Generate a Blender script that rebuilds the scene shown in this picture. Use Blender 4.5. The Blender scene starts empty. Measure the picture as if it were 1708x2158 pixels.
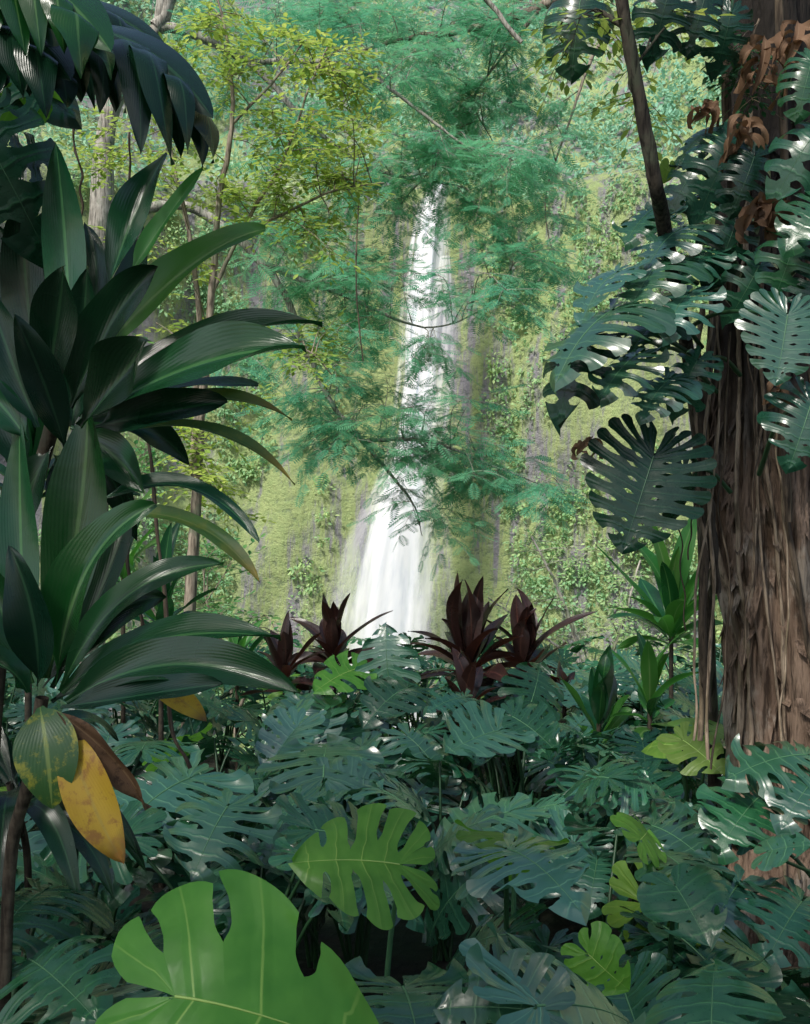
import bpy, math, random
import numpy as np
from mathutils import Vector, Matrix, noise
R=random.Random(7)
S=bpy.context.scene; COL=S.collection
FP=2314.0; CZ=1.9
def at(px,py,Y): return Vector(((px-854)/FP*Y, Y, CZ+(1079-py)/FP*Y))
def smooth(a,b,x):
    t=max(0.,min(1.,(x-a)/(b-a))); return t*t*(3-2*t)
# ------------------------------------------------------------------ object helpers
def thing(name,label,cat,loc=(0,0,0),group=None):
    o=bpy.data.objects.new(name,None); COL.objects.link(o); o.location=loc
    o.empty_display_size=.1
    o['label']=label; o['category']=cat
    if group: o['group']=group
    return o
def mk(name,V,F,mat,parent=None,uv=None,inv=None,label=None,kind=None,smoothed=True):
    me=bpy.data.meshes.new(name)
    V=np.asarray(V,dtype=float).reshape(-1,3)
    if inv is not None:
        m=np.array(inv); V=V@m[:3,:3].T+m[:3,3]
    elif parent is not None: V=V-np.array(parent.location)
    me.from_pydata(V.tolist(),[],F if isinstance(F,list) else F.tolist())
    if uv is not None:
        l=me.uv_layers.new(name='UVMap'); idx=np.empty(len(me.loops),dtype=np.int32)
        me.loops.foreach_get('vertex_index',idx)
        l.data.foreach_set('uv',np.asarray(uv,dtype=np.float32)[idx].ravel())
    if smoothed: me.polygons.foreach_set('use_smooth',[True]*len(me.polygons))
    me.materials.append(mat); me.update()
    o=bpy.data.objects.new(name,me); COL.objects.link(o)
    if parent is not None: o.parent=parent
    if label: o['label']=label
    if kind: o['kind']=kind
    return o
class Geo:
    def __init__(s): s.V=[];s.F=[];s.n=0
    def add(s,V,F):
        s.V.append(np.asarray(V,dtype=float).reshape(-1,3)); s.F.extend([tuple(i+s.n for i in f) for f in F]); s.n+=len(s.V[-1])
    def tube(s,pts,rad,sides=6,wob=0):
        pts=[Vector(p) for p in pts]; n=len(pts)
        if not hasattr(rad,'__len__'): rad=[rad]*n
        V=[];up=Vector((0.3,0.9,.2))
        for i,p in enumerate(pts):
            t=(pts[min(i+1,n-1)]-pts[max(i-1,0)])
            if t.length<1e-9: t=Vector((0,0,1))
            t.normalize()
            a=t.cross(up)
            if a.length<.1: a=t.cross(Vector((1,0,0)))
            a.normalize(); b=t.cross(a)
            for k in range(sides):
                th=2*math.pi*k/sides; r=rad[i]*(1+(wob*R.uniform(-1,1) if wob else 0))
                V.append(p+a*(math.cos(th)*r)+b*(math.sin(th)*r))
        F=[]
        for i in range(n-1):
            for k in range(sides):
                k2=(k+1)%sides
                F.append((i*sides+k,i*sides+k2,(i+1)*sides+k2,(i+1)*sides+k))
        s.add([tuple(v) for v in V],F)
    def arr(s): return np.concatenate(s.V) if s.V else np.zeros((0,3))
def curve(pts,n):
    P=[Vector(p) for p in pts]
    if len(P)==2: return [P[0].lerp(P[1],i/(n-1)) for i in range(n)]
    Q=[P[0]*2-P[1]]+P+[P[-1]*2-P[-2]]; out=[]
    for i in range(n):
        x=i/(n-1)*(len(P)-1); k=min(int(x),len(P)-2); t=x-k
        a,b,c,d=Q[k:k+4]
        out.append(.5*((2*b)+(c-a)*t+(2*a-5*b+4*c-d)*t*t+(3*b-a-3*c+d)*t*t*t))
    return out
# ------------------------------------------------------------------ materials
class NT:
    def __init__(s,name):
        s.m=bpy.data.materials.new(name); s.m.use_nodes=True; s.t=s.m.node_tree; s.t.nodes.clear()
        s.out=s.n('ShaderNodeOutputMaterial')
    def n(s,ty,**kw):
        x=s.t.nodes.new(ty)
        for k,v in kw.items():
            if k[0]=='_': setattr(x,k[1:],v)
            else: x.inputs[k.replace('__',' ')].default_value=v
        return x
    def l(s,a,b): s.t.links.new(a,b)
    def math(s,op,a,b=None,c=None):
        x=s.n('ShaderNodeMath',_operation=op)
        for i,v in enumerate((a,b,c)):
            if v is None: continue
            if isinstance(v,(int,float)): x.inputs[i].default_value=v
            else: s.l(v,x.inputs[i])
        return x.outputs[0]
    def mix(s,f,a,b):
        x=s.n('ShaderNodeMix',_data_type='RGBA')
        for i,v in ((0,f),(6,a),(7,b)):
            if isinstance(v,(int,float)): x.inputs[i].default_value=v
            elif isinstance(v,tuple): x.inputs[i].default_value=(*v[:3],1)
            else: s.l(v,x.inputs[i])
        return x.outputs[2]
    def noise(s,scale,detail=4,vec=None,rough=.55):
        x=s.n('ShaderNodeTexNoise'); x.inputs['Scale'].default_value=scale; x.inputs['Detail'].default_value=detail; x.inputs['Roughness'].default_value=rough
        if vec is not None: s.l(vec,x.inputs['Vector'])
        return x.outputs['Fac']
    def ramp(s,f,a,b):
        x=s.n('ShaderNodeMapRange',_interpolation_type='SMOOTHSTEP'); s.l(f,x.inputs[0]); x.inputs[1].default_value=a; x.inputs[2].default_value=b
        return x.outputs[0]
    def coord(s,scale=(1,1,1),kind='Object'):
        c=s.n('ShaderNodeTexCoord'); m=s.n('ShaderNodeMapping'); m.inputs['Scale'].default_value=scale
        s.l(c.outputs[kind],m.inputs[0]); return m.outputs[0]
    def bump(s,h,strength=.3,dist=.01):
        b=s.n('ShaderNodeBump'); b.inputs['Strength'].default_value=strength; b.inputs['Distance'].default_value=dist; s.l(h,b.inputs['Height']); return b.outputs[0]
def leafmat(name,col,col2,vein=None,rough=.38,trans=.15,tcol=None,mode='monstera',spec=.5,spots=None,edge=None,rv=.35,vw=1.,vs=.8,coat=0,hj=.05):
    T=NT(name); p=T.n('ShaderNodeBsdfPrincipled'); p.inputs['Roughness'].default_value=rough
    p.inputs['Specular IOR Level'].default_value=spec
    if coat: p.inputs['Coat Weight'].default_value=coat; p.inputs['Coat Roughness'].default_value=.22
    oi=T.n('ShaderNodeObjectInfo').outputs['Random']
    co=T.coord(kind='Object'); nz=T.noise(5,3,co)
    c=T.mix(T.ramp(nz,.3,.7),col,col2)
    uv=T.n('ShaderNodeUVMap',_uv_map='UVMap').outputs[0]
    sx=T.n('ShaderNodeSeparateXYZ'); T.l(uv,sx.inputs[0]); U,Vv=sx.outputs[0],sx.outputs[1]
    if mode=='monstera':
        d=T.math('ABSOLUTE',T.math('SUBTRACT',T.math('FRACT',U),.5))
        vm=T.math('SUBTRACT',1.0,T.ramp(d,.012*vw,.05*vw))
        vm=T.math('MULTIPLY',vm,T.math('SUBTRACT',1.0,T.math('MULTIPLY',Vv,.75)))
        nb=T.bump(T.math('ADD',T.ramp(d,.0,.16),T.math('MULTIPLY',T.noise(7,2,co),.8)),.25,.007)
    elif mode=='ti':
        d=T.math('ABSOLUTE',T.math('SUBTRACT',U,.5))
        vm=T.math('SUBTRACT',1.0,T.ramp(d,.015,.05))
        fine=T.math('SINE',T.math('ADD',T.math('MULTIPLY',d,110.),T.math('MULTIPLY',Vv,-45.)))
        h=T.math('ADD',T.math('MULTIPLY',fine,.03),T.noise(8,3,co)); nb=T.bump(h,.3,.008)
    if vein: c=T.mix(T.math('MULTIPLY',vm,vs),c,vein)
    if edge:
        e=T.ramp(T.math('ADD',T.math('MULTIPLY',Vv,1.0),T.math('MULTIPLY',T.noise(14,4,co),.5)),.95,1.3)
        c=T.mix(e,c,edge)
    if spots:
        sn=T.noise(30,6,co,.75); c=T.mix(T.ramp(sn,.50,.64),c,spots)
    hs=T.n('ShaderNodeHueSaturation'); T.l(c,hs.inputs['Color'])
    T.l(T.math('ADD',T.math('MULTIPLY',oi,rv*2),1-rv),hs.inputs['Value'])
    T.l(T.math('ADD',T.math('MULTIPLY',T.math('FRACT',T.math('MULTIPLY',oi,7.3)),hj),.5-hj*.6),hs.inputs['Hue'])
    c=hs.outputs[0]
    T.l(c,p.inputs['Base Color']); T.l(nb,p.inputs['Normal'])
    T.l(T.math('ADD',T.math('MULTIPLY',T.noise(11,2,co),.25),rough-.12),p.inputs['Roughness'])
    tr=T.n('ShaderNodeBsdfTranslucent')
    if tcol: tr.inputs[0].default_value=(*tcol,1)
    else: T.l(c,tr.inputs[0])
    ms=T.n('ShaderNodeMixShader'); ms.inputs[0].default_value=trans
    T.l(p.outputs[0],ms.inputs[1]); T.l(tr.outputs[0],ms.inputs[2]); T.l(ms.outputs[0],T.out.inputs[0])
    return T.m
def folmat(name,c1,c2,c3=None,trans=.35,rough=.5,nscale=.7,tmul=1.6):
    T=NT(name); g=T.n('ShaderNodeNewGeometry').outputs['Random Per Island']
    co=T.coord(kind='Object'); nz=T.ramp(T.noise(nscale,3,co),.35,.65)
    c=T.mix(g,c1,c2); c=T.mix(T.math('MULTIPLY',nz,.6),c,c3 or c1)
    p=T.n('ShaderNodeBsdfPrincipled'); p.inputs['Roughness'].default_value=rough; p.inputs['Specular IOR Level'].default_value=.25
    T.l(c,p.inputs['Base Color'])
    hs=T.n('ShaderNodeHueSaturation'); hs.inputs['Value'].default_value=tmul; hs.inputs['Hue'].default_value=.49; T.l(c,hs.inputs['Color'])
    tr=T.n('ShaderNodeBsdfTranslucent'); T.l(hs.outputs[0],tr.inputs[0])
    ms=T.n('ShaderNodeMixShader'); ms.inputs[0].default_value=trans
    T.l(p.outputs[0],ms.inputs[1]); T.l(tr.outputs[0],ms.inputs[2]); T.l(ms.outputs[0],T.out.inputs[0])
    return T.m
def barkmat(name,c1,c2,c3,sc=(7,7,1.2),bs=.8,dist=.03,dark=None):
    T=NT(name); co=T.coord(sc); n1=T.noise(2.2,8,co,.65); co2=T.coord((1,1,.6)); n2=T.noise(3.5,6,co2,.65)
    c=T.mix(T.ramp(n1,.35,.62),c1,c2); c=T.mix(T.ramp(n2,.50,.60),c,c3)
    co3=T.coord((26,26,2.2)); n3=T.noise(2,6,co3,.6)
    c=T.mix(T.math('MULTIPLY',T.ramp(n3,.54,.36),.8),c,tuple(x*.2 for x in c1))
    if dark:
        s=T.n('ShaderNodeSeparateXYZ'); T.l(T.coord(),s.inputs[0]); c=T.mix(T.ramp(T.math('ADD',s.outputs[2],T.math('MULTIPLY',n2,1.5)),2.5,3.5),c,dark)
    p=T.n('ShaderNodeBsdfPrincipled'); p.inputs['Roughness'].default_value=.85; p.inputs['Specular IOR Level'].default_value=.2
    T.l(c,p.inputs['Base Color']); T.l(T.bump(T.math('ADD',n1,T.math('MULTIPLY',n3,.6)),bs,dist),p.inputs['Normal']); T.l(p.outputs[0],T.out.inputs[0])
    return T.m
M={}
M['mon']=leafmat('monstera_green',(.011,.070,.036),(.018,.092,.046),(.05,.18,.08),rough=.30,trans=.10,tcol=(.04,.26,.05),spec=.6,coat=.45)
M['mon2']=leafmat('monstera_blue_green',(.022,.100,.062),(.032,.126,.076),(.11,.28,.15),rough=.32,trans=.10,tcol=(.05,.26,.07),spec=.9,coat=.85)
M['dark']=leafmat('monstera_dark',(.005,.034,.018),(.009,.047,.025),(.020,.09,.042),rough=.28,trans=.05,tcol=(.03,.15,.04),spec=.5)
M['lime']=leafmat('monstera_lime',(.085,.25,.034),(.125,.32,.046),(.32,.50,.10),rough=.38,trans=.36,tcol=(.20,.54,.05),spec=.4,rv=.10,vw=.55,vs=1.)
M['yell']=leafmat('monstera_yellow_green',(.14,.27,.05),(.19,.32,.07),(.32,.44,.16),rough=.45,trans=.35,tcol=(.30,.45,.06),rv=.15)
M['dead']=leafmat('dead_leaf',(.12,.07,.04),(.24,.15,.09),(.28,.19,.12),mode='ti',rough=.75,trans=.15,tcol=(.28,.15,.07),spec=.2,hj=.01)
M['ti']=leafmat('ti_green',(.007,.056,.020),(.013,.078,.028),(.06,.20,.06),mode='ti',rough=.23,trans=.10,tcol=(.05,.28,.05),spec=.6,rv=.35)
M['tid']=leafmat('ti_dark',(.003,.020,.010),(.006,.031,.014),(.02,.07,.03),mode='ti',rough=.25,trans=.05,tcol=(.03,.16,.04),spec=.42,rv=.3)
M['til']=leafmat('ti_bright',(.035,.16,.034),(.055,.20,.040),(.18,.33,.12),mode='ti',rough=.32,trans=.30,tcol=(.12,.46,.05),spec=.5,rv=.2)
M['tiy']=leafmat('ti_yellow_tip',(.035,.115,.030),(.07,.16,.035),(.20,.26,.09),mode='ti',rough=.42,trans=.2,tcol=(.25,.35,.05),edge=(.42,.27,.03),spots=(.13,.19,.035),rv=.2)
M['tim']=leafmat('ti_mottled',(.025,.095,.03),(.05,.13,.03),(.25,.32,.08),mode='ti',rough=.42,trans=.15,tcol=(.2,.3,.05),spots=(.33,.31,.035),rv=.1)
M['tiyy']=leafmat('ti_yellow',(.66,.46,.035),(.52,.32,.035),(.50,.36,.06),mode='ti',rough=.5,trans=.2,tcol=(.6,.4,.03),spots=(.36,.17,.035),edge=(.12,.045,.022),rv=.05,hj=.01)
M['tib']=leafmat('ti_brown',(.10,.060,.035),(.17,.10,.06),(.22,.14,.08),mode='ti',rough=.65,trans=.06,rv=.1,hj=.005,spots=(.05,.03,.02),spec=.2)
M['tir']=leafmat('ti_burgundy',(.020,.012,.012),(.044,.021,.017),(.09,.04,.03),mode='ti',rough=.30,trans=.10,tcol=(.20,.06,.03),spec=.6,rv=.5,hj=.02)
def plain(name,c,rough=.5,c2=None,ns=20):
    T=NT(name); p=T.n('ShaderNodeBsdfPrincipled'); p.inputs['Roughness'].default_value=rough
    T.l(T.mix(T.noise(ns,4,T.coord()),c,c2 or tuple(x*.5 for x in c)),p.inputs['Base Color']); T.l(p.outputs[0],T.out.inputs[0]); return T.m
M['rib']=plain('midrib_green',(.10,.24,.11),.45,(.06,.17,.08))
M['ribdark']=plain('midrib_dark',(.03,.10,.05),.45,(.02,.07,.03))
M['riblime']=plain('midrib_lime',(.34,.52,.12),.45,(.28,.44,.1))
M['stalk']=plain('stalk_green',(.028,.09,.035),.4,(.018,.06,.022))
M['cane']=barkmat('cane_bark',(.05,.04,.03),(.09,.075,.055),(.04,.04,.03),(14,14,20),.4,.01)
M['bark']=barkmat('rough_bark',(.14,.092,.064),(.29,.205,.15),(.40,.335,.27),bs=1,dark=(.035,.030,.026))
M['root']=barkmat('root_bark',(.28,.21,.15),(.42,.33,.24),(.18,.14,.09),(20,20,3),.5,.01)
M['darkroot']=barkmat('dark_root_bark',(.08,.06,.045),(.15,.115,.08),(.06,.05,.04),(20,20,3),.5,.01)
M['darkbark']=barkmat('dark_bark',(.04,.034,.028),(.09,.075,.058),(.08,.09,.06),(14,14,3),.6,.015)
M['palebark']=barkmat('pale_bark',(.28,.26,.22),(.42,.40,.35),(.20,.22,.17),(5,5,3),.4,.02)
M['twig']=barkmat('twig_bark',(.22,.18,.14),(.34,.29,.23),(.18,.19,.13),(10,10,3),.3,.01)
M['whitetwig']=barkmat('white_twig_bark',(.45,.42,.36),(.58,.54,.47),(.30,.33,.22),(10,10,3),.3,.01)
M['f_yel']=folmat('yellow_green_leaves',(.22,.37,.06),(.54,.64,.14),(.14,.28,.07),trans=.42)
M['f_fea']=folmat('hazed_feathery_leaves',(.060,.27,.16),(.13,.41,.25),(.17,.42,.21),trans=.42,nscale=.5)  # lighter teal tint, some distance haze put into the leaf colour
M['f_cliff']=folmat('hazed_cliff_shrub_leaves',(.22,.42,.20),(.50,.62,.27),(.18,.40,.25),trans=.3,nscale=.09)  # shrub greens lightened, aerial haze mixed into the colour
M['f_for']=folmat('hazed_forest_leaves',(.22,.45,.32),(.44,.62,.40),(.18,.41,.33),trans=.3,nscale=.08)  # pale bluish greens paint the air haze over the far slope
M['f_pale']=folmat('pale_shrub_leaves',(.32,.50,.20),(.54,.66,.28),(.24,.42,.19),trans=.4)
M['f_mid']=folmat('bush_leaves',(.06,.22,.07),(.18,.36,.10),(.05,.18,.08),trans=.35)
M['f_dark']=folmat('dark_small_leaves',(.03,.10,.04),(.06,.16,.05),(.03,.12,.05),trans=.25)
# ------------------------------------------------------------------ terrain
def ground_z(x,y):
    base=.08*noise.noise(Vector((x*.5,y*.5,0)))
    edge=9.3+.8*noise.noise(Vector((x*.25,3,0)))
    return base-44*smooth(edge,edge+26,y)-.6*smooth(edge-.6,edge+1.2,y)
xs=sorted(set([-120,-90,-60,-40,-25,-16,-12]+[i*.35 for i in range(-28,29)]+[12,16,25,40,60,90,120])); ys=sorted(set([-80,-50,-30,-18,-10,-5]+[i*.35-2 for i in range(50)]+[17,19,22,26,30,35,42,50,60,75,95,120]))
V=[(x,y,ground_z(x,y)) for y in ys for x in xs]; nx=len(xs)
F=[(j*nx+i,j*nx+i+1,(j+1)*nx+i+1,(j+1)*nx+i) for j in range(len(ys)-1) for i in range(nx-1)]
T=NT('leaf_litter_soil'); co=T.coord(); n1=T.noise(9,8,co,.7); n2=T.noise(1.3,4,co)
vo=T.n('ShaderNodeTexVoronoi'); vo.inputs['Scale'].default_value=14; T.l(co,vo.inputs['Vector'])
c=T.mix(T.ramp(n1,.35,.7),(.008,.009,.006),(.030,.024,.015)); c=T.mix(T.ramp(n2,.45,.6),c,(.012,.03,.012))
p=T.n('ShaderNodeBsdfPrincipled'); p.inputs['Roughness'].default_value=.9; T.l(c,p.inputs['Base Color']); T.l(T.bump(T.math('ADD',n1,vo.outputs['Distance']),.8,.03),p.inputs['Normal']); T.l(p.outputs[0],T.out.inputs[0])
mk('ground',V,F,T.m,kind='structure')
FY=92.0
def cliff_pt(x,v):
    yb=FY-.010*x*x
    if v<=1:
        z=-46+v*(28.5+46); y=yb-7*(1-v)**1.5
    else:
        z=28.5+(v-1)*62; y=yb+(v-1)*48+3*smooth(1,1.05,v)
    q=Vector((x*.06,z*.035,1.7)); d=3.2*noise.fractal(q,1,2,5)
    q2=Vector((x*.30,z*.09,9)); d+=1.1*noise.fractal(q2,1,2,5)
    if abs(x)<14: d*=.35+.65*smooth(3,14,abs(x-1))
    z+=1.2*noise.noise(Vector((x*.15,v*3,4)))*(1 if v>.9 else 0)
    return Vector((x,y-d,z))
cx=[-95+i*.85 for i in range(225)]; cv=[i/95*2 for i in range(96)]
V=[tuple(cliff_pt(x,v)) for v in cv for x in cx]; nx=len(cx)
F=[(j*nx+i,j*nx+i+1,(j+1)*nx+i+1,(j+1)*nx+i) for j in range(len(cv)-1) for i in range(nx-1)]
T=NT('hazed_mossy_cliff_rock'); co=T.coord((.55,.5,.07)); n1=T.noise(1.5,9,co,.75); co2=T.coord((.09,.09,.05)); n2=T.noise(1.2,5,co2); co3=T.coord((.9,.9,1.1)); n3=T.noise(1.4,9,co3,.75)
rock=T.mix(n3,(.19,.19,.22),(.50,.47,.52)); moss=T.mix(T.noise(1.2,7,T.coord(),.7),(.28,.44,.17),(.66,.72,.32))  # rock and moss tones paled, distance haze painted in
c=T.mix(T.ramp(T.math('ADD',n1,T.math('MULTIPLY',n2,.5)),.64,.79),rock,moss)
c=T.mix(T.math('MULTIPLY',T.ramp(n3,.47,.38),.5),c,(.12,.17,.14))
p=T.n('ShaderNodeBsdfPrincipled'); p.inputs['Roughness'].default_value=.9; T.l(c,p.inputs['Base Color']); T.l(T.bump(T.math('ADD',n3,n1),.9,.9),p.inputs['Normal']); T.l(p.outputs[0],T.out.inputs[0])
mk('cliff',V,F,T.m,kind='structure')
def inst(tv,tf,O,Yd,Zd,Sc):
    O=np.array(O);Yd=np.array(Yd,dtype=float);Zd=np.array(Zd,dtype=float);Sc=np.array(Sc,dtype=float)
    Yd/=np.linalg.norm(Yd,axis=1)[:,None]+1e-9; X=np.cross(Yd,Zd); X/=np.linalg.norm(X,axis=1)[:,None]+1e-9; Z=np.cross(X,Yd)
    B=np.stack([X,Yd,Z],axis=1)*Sc[:,None,None]
    V=np.einsum('tk,nkj->ntj',tv,B)+O[:,None,:]
    n=len(tv); F=(np.array(tf)[None]+(np.arange(len(O))*n)[:,None,None]).reshape(-1,4)
    return V.reshape(-1,3),F
LEAF=(np.array([(0,0,0),(.24,.35,.05),(.2,.7,.03),(0,1,-.06),(-.2,.7,.03),(-.24,.35,.05)]),[(0,1,2,3),(0,3,4,5)])
def frond():
    V=[];F=[]
    def q(a,b,w,z=0):
        a=np.array(a);b=np.array(b);d=b-a;nn=np.array((-d[1],d[0],0));nn=nn/np.linalg.norm(nn)*w
        k=len(V);m=a+d*.4; V.extend([a,m+nn,b,m-nn]);F.append((k,k+1,k+2,k+3))
    q((0,0,0),(0,1,-.12),.012)
    for i in range(8):
        y=.12+i*.11; L=.36*math.sin(math.pi*(.18+.72*i/8))
        for s in(-1,1): q((0,y,-.12*y*y),(s*L,y+.14,-.12*y*y-.1*L),.036)
    return np.array(V),F
FROND=frond()
def rv(r=R): 
    v=Vector((r.gauss(0,1),r.gauss(0,1),r.gauss(0,1))); return v.normalized()
def clumps(pts,n,size,lsize):
    O=[];Y=[];Z=[];Sx=[]
    for p,r in pts:
        for _ in range(n):
            d=rv(); q=p+Vector((d.x*r,d.y*r*.7,d.z*r*.8))*R.uniform(.55,1)
            O.append(q[:]); yy=(d+rv()*.8+Vector((0,0,-.2))); Y.append(yy[:]); zz=(d+Vector((0,-.4,.8))+rv()*.5); Z.append(zz[:]); Sx.append(lsize*R.uniform(.6,1.4))
    return inst(LEAF[0],LEAF[1],O,Y,Z,Sx)
pts=[]
for _ in range(9000):
    x=R.uniform(-50,50); v=R.uniform(.35,1.0)
    if noise.noise(Vector((x*.16,v*6,2)))+ .5*noise.noise(Vector((x*.5,v*22,5)))< (.0 if x<8 else -.12): continue
    fx=1.5-(1-v)*4
    if abs(x-fx)<5.0+4*(1-v): continue
    q=cliff_pt(x,v); pts.append((q+Vector((0,-.4,0)),R.uniform(.4,1.1)))
pts=pts[:3300]
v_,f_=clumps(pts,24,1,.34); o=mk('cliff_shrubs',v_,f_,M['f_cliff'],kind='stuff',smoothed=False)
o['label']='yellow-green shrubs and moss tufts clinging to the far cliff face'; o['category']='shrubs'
pts=[]
for _ in range(1300):
    x=R.uniform(-50,50); v=R.uniform(.99,1.8); q=cliff_pt(x,v)
    if abs(x-2.8)<1.6 and v<1.03: continue
    pts.append((q+Vector((0,-.6,.8)),R.uniform(1.2,2.6)))
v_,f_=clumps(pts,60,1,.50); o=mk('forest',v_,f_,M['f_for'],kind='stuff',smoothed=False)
o['label']='green forest with haze painted into its colour, covering the slope above the waterfall'; o['category']='forest'
# ------------------------------------------------------------------ waterfall
def watermat(name,amul,soft,str_):
    T=NT(name); uv=T.n('ShaderNodeUVMap',_uv_map='UVMap').outputs[0]; mp=T.n('ShaderNodeMapping'); mp.inputs['Scale'].default_value=(7,.7,1); T.l(uv,mp.inputs[0])
    st=T.noise(1.6,5,mp.outputs[0],.55); sx=T.n('ShaderNodeSeparateXYZ'); T.l(uv,sx.inputs[0])
    d=T.math('ABSOLUTE',T.math('SUBTRACT',T.math('FRACT',sx.outputs[0]),.5)); cen=T.ramp(d,.5,soft)
    a=T.ramp(T.math('ADD',T.math('MULTIPLY',cen,1.1),T.math('MULTIPLY',T.math('SUBTRACT',st,.5),str_)),.08,.95)
    p=T.n('ShaderNodeBsdfDiffuse')
    T.l(T.mix(T.ramp(st,.32,.56),(.64,.70,.79),(.94,.95,.97)),p.inputs[0]); tr=T.n('ShaderNodeBsdfTransparent'); tl=T.n('ShaderNodeBsdfTranslucent'); tl.inputs[0].default_value=(.8,.84,.9,1)
    m0=T.n('ShaderNodeMixShader'); m0.inputs[0].default_value=.10; T.l(p.outputs[0],m0.inputs[1]); T.l(tl.outputs[0],m0.inputs[2])
    m1=T.n('ShaderNodeMixShader'); T.l(T.math('MULTIPLY',a,amul),m1.inputs[0]); T.l(tr.outputs[0],m1.inputs[1]); T.l(m0.outputs[0],m1.inputs[2]); T.l(m1.outputs[0],T.out.inputs[0])
    return T.m
M['water']=watermat('falling_water',.97,.05,1.9); M['veil']=watermat('thin_water_veil',.42,.0,1.5)
def strip(path,yoff,seed):
    V=[];UV=[];nr=150;nc=30
    for i in range(nr+1):
        x=i/nr*(len(path)-1);k=min(int(x),len(path)-2);t=x-k
        a,b=path[k],path[k+1]; px,py,w=[a[j]+(b[j]-a[j])*t for j in range(3)]
        Yv=FY-6.0+yoff-4*i/nr
        for j in range(nc+1):
            c=j/nc; q=at(px+(c-.5)*w,py,Yv)
            q.y+= -1.0*math.sin(c*math.pi)+.45*noise.noise(Vector((c*7,i*.02,seed)))+.16*noise.noise(Vector((c*22,i*.03,seed)))
            V.append(tuple(q)); UV.append((min(.999,max(.001,c)),i/nr*6+seed*9))
    F=[(i*(nc+1)+j,i*(nc+1)+j+1,(i+1)*(nc+1)+j+1,(i+1)*(nc+1)+j) for i in range(nr) for j in range(nc)]
    return V,UV,F
g1=strip([(924,392,66),(920,410,76),(910,450,92),(902,520,108),(892,620,112),(886,700,114),(884,800,118),(874,900,124),(858,1000,146),(842,1090,176),(828,1200,204),(818,1320,230),(812,1500,262),(806,1900,300)],0,0)
mk('waterfall',g1[0],g1[2],M['water'],uv=g1[1],kind='structure')
g2=strip([(940,545,40),(938,650,90),(928,760,110),(915,880,110),(870,1000,220),(830,1150,320),(805,1320,400),(800,1600,440)],-1.2,1)
mk('waterfall',g2[0],g2[2],M['veil'],uv=g2[1],kind='structure')
# ------------------------------------------------------------------ tree growth
def grow(limbs,pads,tmpl,lsize,tw_len,step,wood,fol,r_sec=.02,sec=5,depth=.8,droop=.25,twigs=8,tr=.004):
    LP=[]
    for L in limbs:
        P=[at(a,b,c) for a,b,c,_ in L]; n=max(8,len(L)*6); C=curve(P,n)
        rr=[np.interp(i/(n-1)*(len(L)-1),range(len(L)),[l[3] for l in L]) for i in range(n)]
        C=[c+rv()*rr[i]*.35 for i,c in enumerate(C)]
        wood.tube(C,rr,8,.08); LP+=C
    O=[];Y=[];Z=[];Sx=[]
    for (px,py,rx,ry,w,Yd) in pads:
        for s in range(max(1,int(sec*w))):
            a=R.uniform(0,6.28); k=math.sqrt(R.random())
            e=at(px+math.cos(a)*rx*k,py+math.sin(a)*ry*k,Yd+R.gauss(0,depth))
            b=min(LP,key=lambda q:(q-e).length+R.uniform(0,.5))
            m=b.lerp(e,.5)+Vector((0,0,.12*(e-b).length))+rv()*.1*(e-b).length
            C=curve([b,m,e],10); wood.tube(C,[r_sec*(1-.8*i/9) for i in range(10)],5)
            L=(e-b).length; dirn=(e-m).normalized()
            for q in range(twigs):
                t=R.uniform(max(.35,1-1.6/max(L,.3)),1); i=min(8,int(t*9)); b0=C[i].lerp(C[i+1],t*9-i)
                d=(dirn*.5+Vector((R.gauss(0,1),R.gauss(0,.8),R.gauss(0,.35)-droop))).normalized()
                tl=tw_len*R.uniform(.5,1.2); e0=b0+d*tl+Vector((0,0,-droop*tl*.5)); TC=curve([b0,b0.lerp(e0,.5)+Vector((0,0,.06*tl)),e0],5)
                wood.tube(TC,[tr*(1-.15*i) for i in range(5)],3)
                nn=int(tl/step)
                for z in range(1,nn+1):
                    u=z/nn; x=u*4;kk=min(3,int(x)); pz=TC[kk].lerp(TC[kk+1],x-kk)
                    side=1 if z%2 else -1; lat=d.cross(Vector((0,0,1))); 
                    if lat.length<.05: lat=Vector((1,0,0))
                    lat.normalize()
                    yy=d*.55+lat*side*.8+rv()*.3+Vector((0,0,-droop*.8))
                    if z==nn: yy=d
                    O.append(pz[:]);Y.append(yy[:]);Z.append((Vector((0,-.25,1))+rv()*.45)[:]);Sx.append(lsize*R.uniform(.7,1.3))
    fol.append(inst(tmpl[0],tmpl[1],O,Y,Z,Sx))
def tree(name,label,cat,loc,limbs,pads,tmpl,lsize,tw_len,step,barkm,folm,trunk=None,**kw):
    t=thing(name,label,cat,loc); w=Geo(); f=[]
    grow(limbs,pads,tmpl,lsize,tw_len,step,w,f,**kw)
    if trunk:
        g=Geo(); C=curve([at(a,b,c) for a,b,c,_ in trunk],26); rr=[np.interp(i/25*(len(trunk)-1),range(len(trunk)),[l[3] for l in trunk]) for i in range(26)]
        g.tube(C,rr,14,.06); mk('trunk',g.arr(),g.F,barkm,t)
    mk('branches',w.arr(),w.F,barkm,t)
    mk('foliage',f[0][0],f[0][1],folm,t,smoothed=False)
    return t
Yt=15
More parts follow.
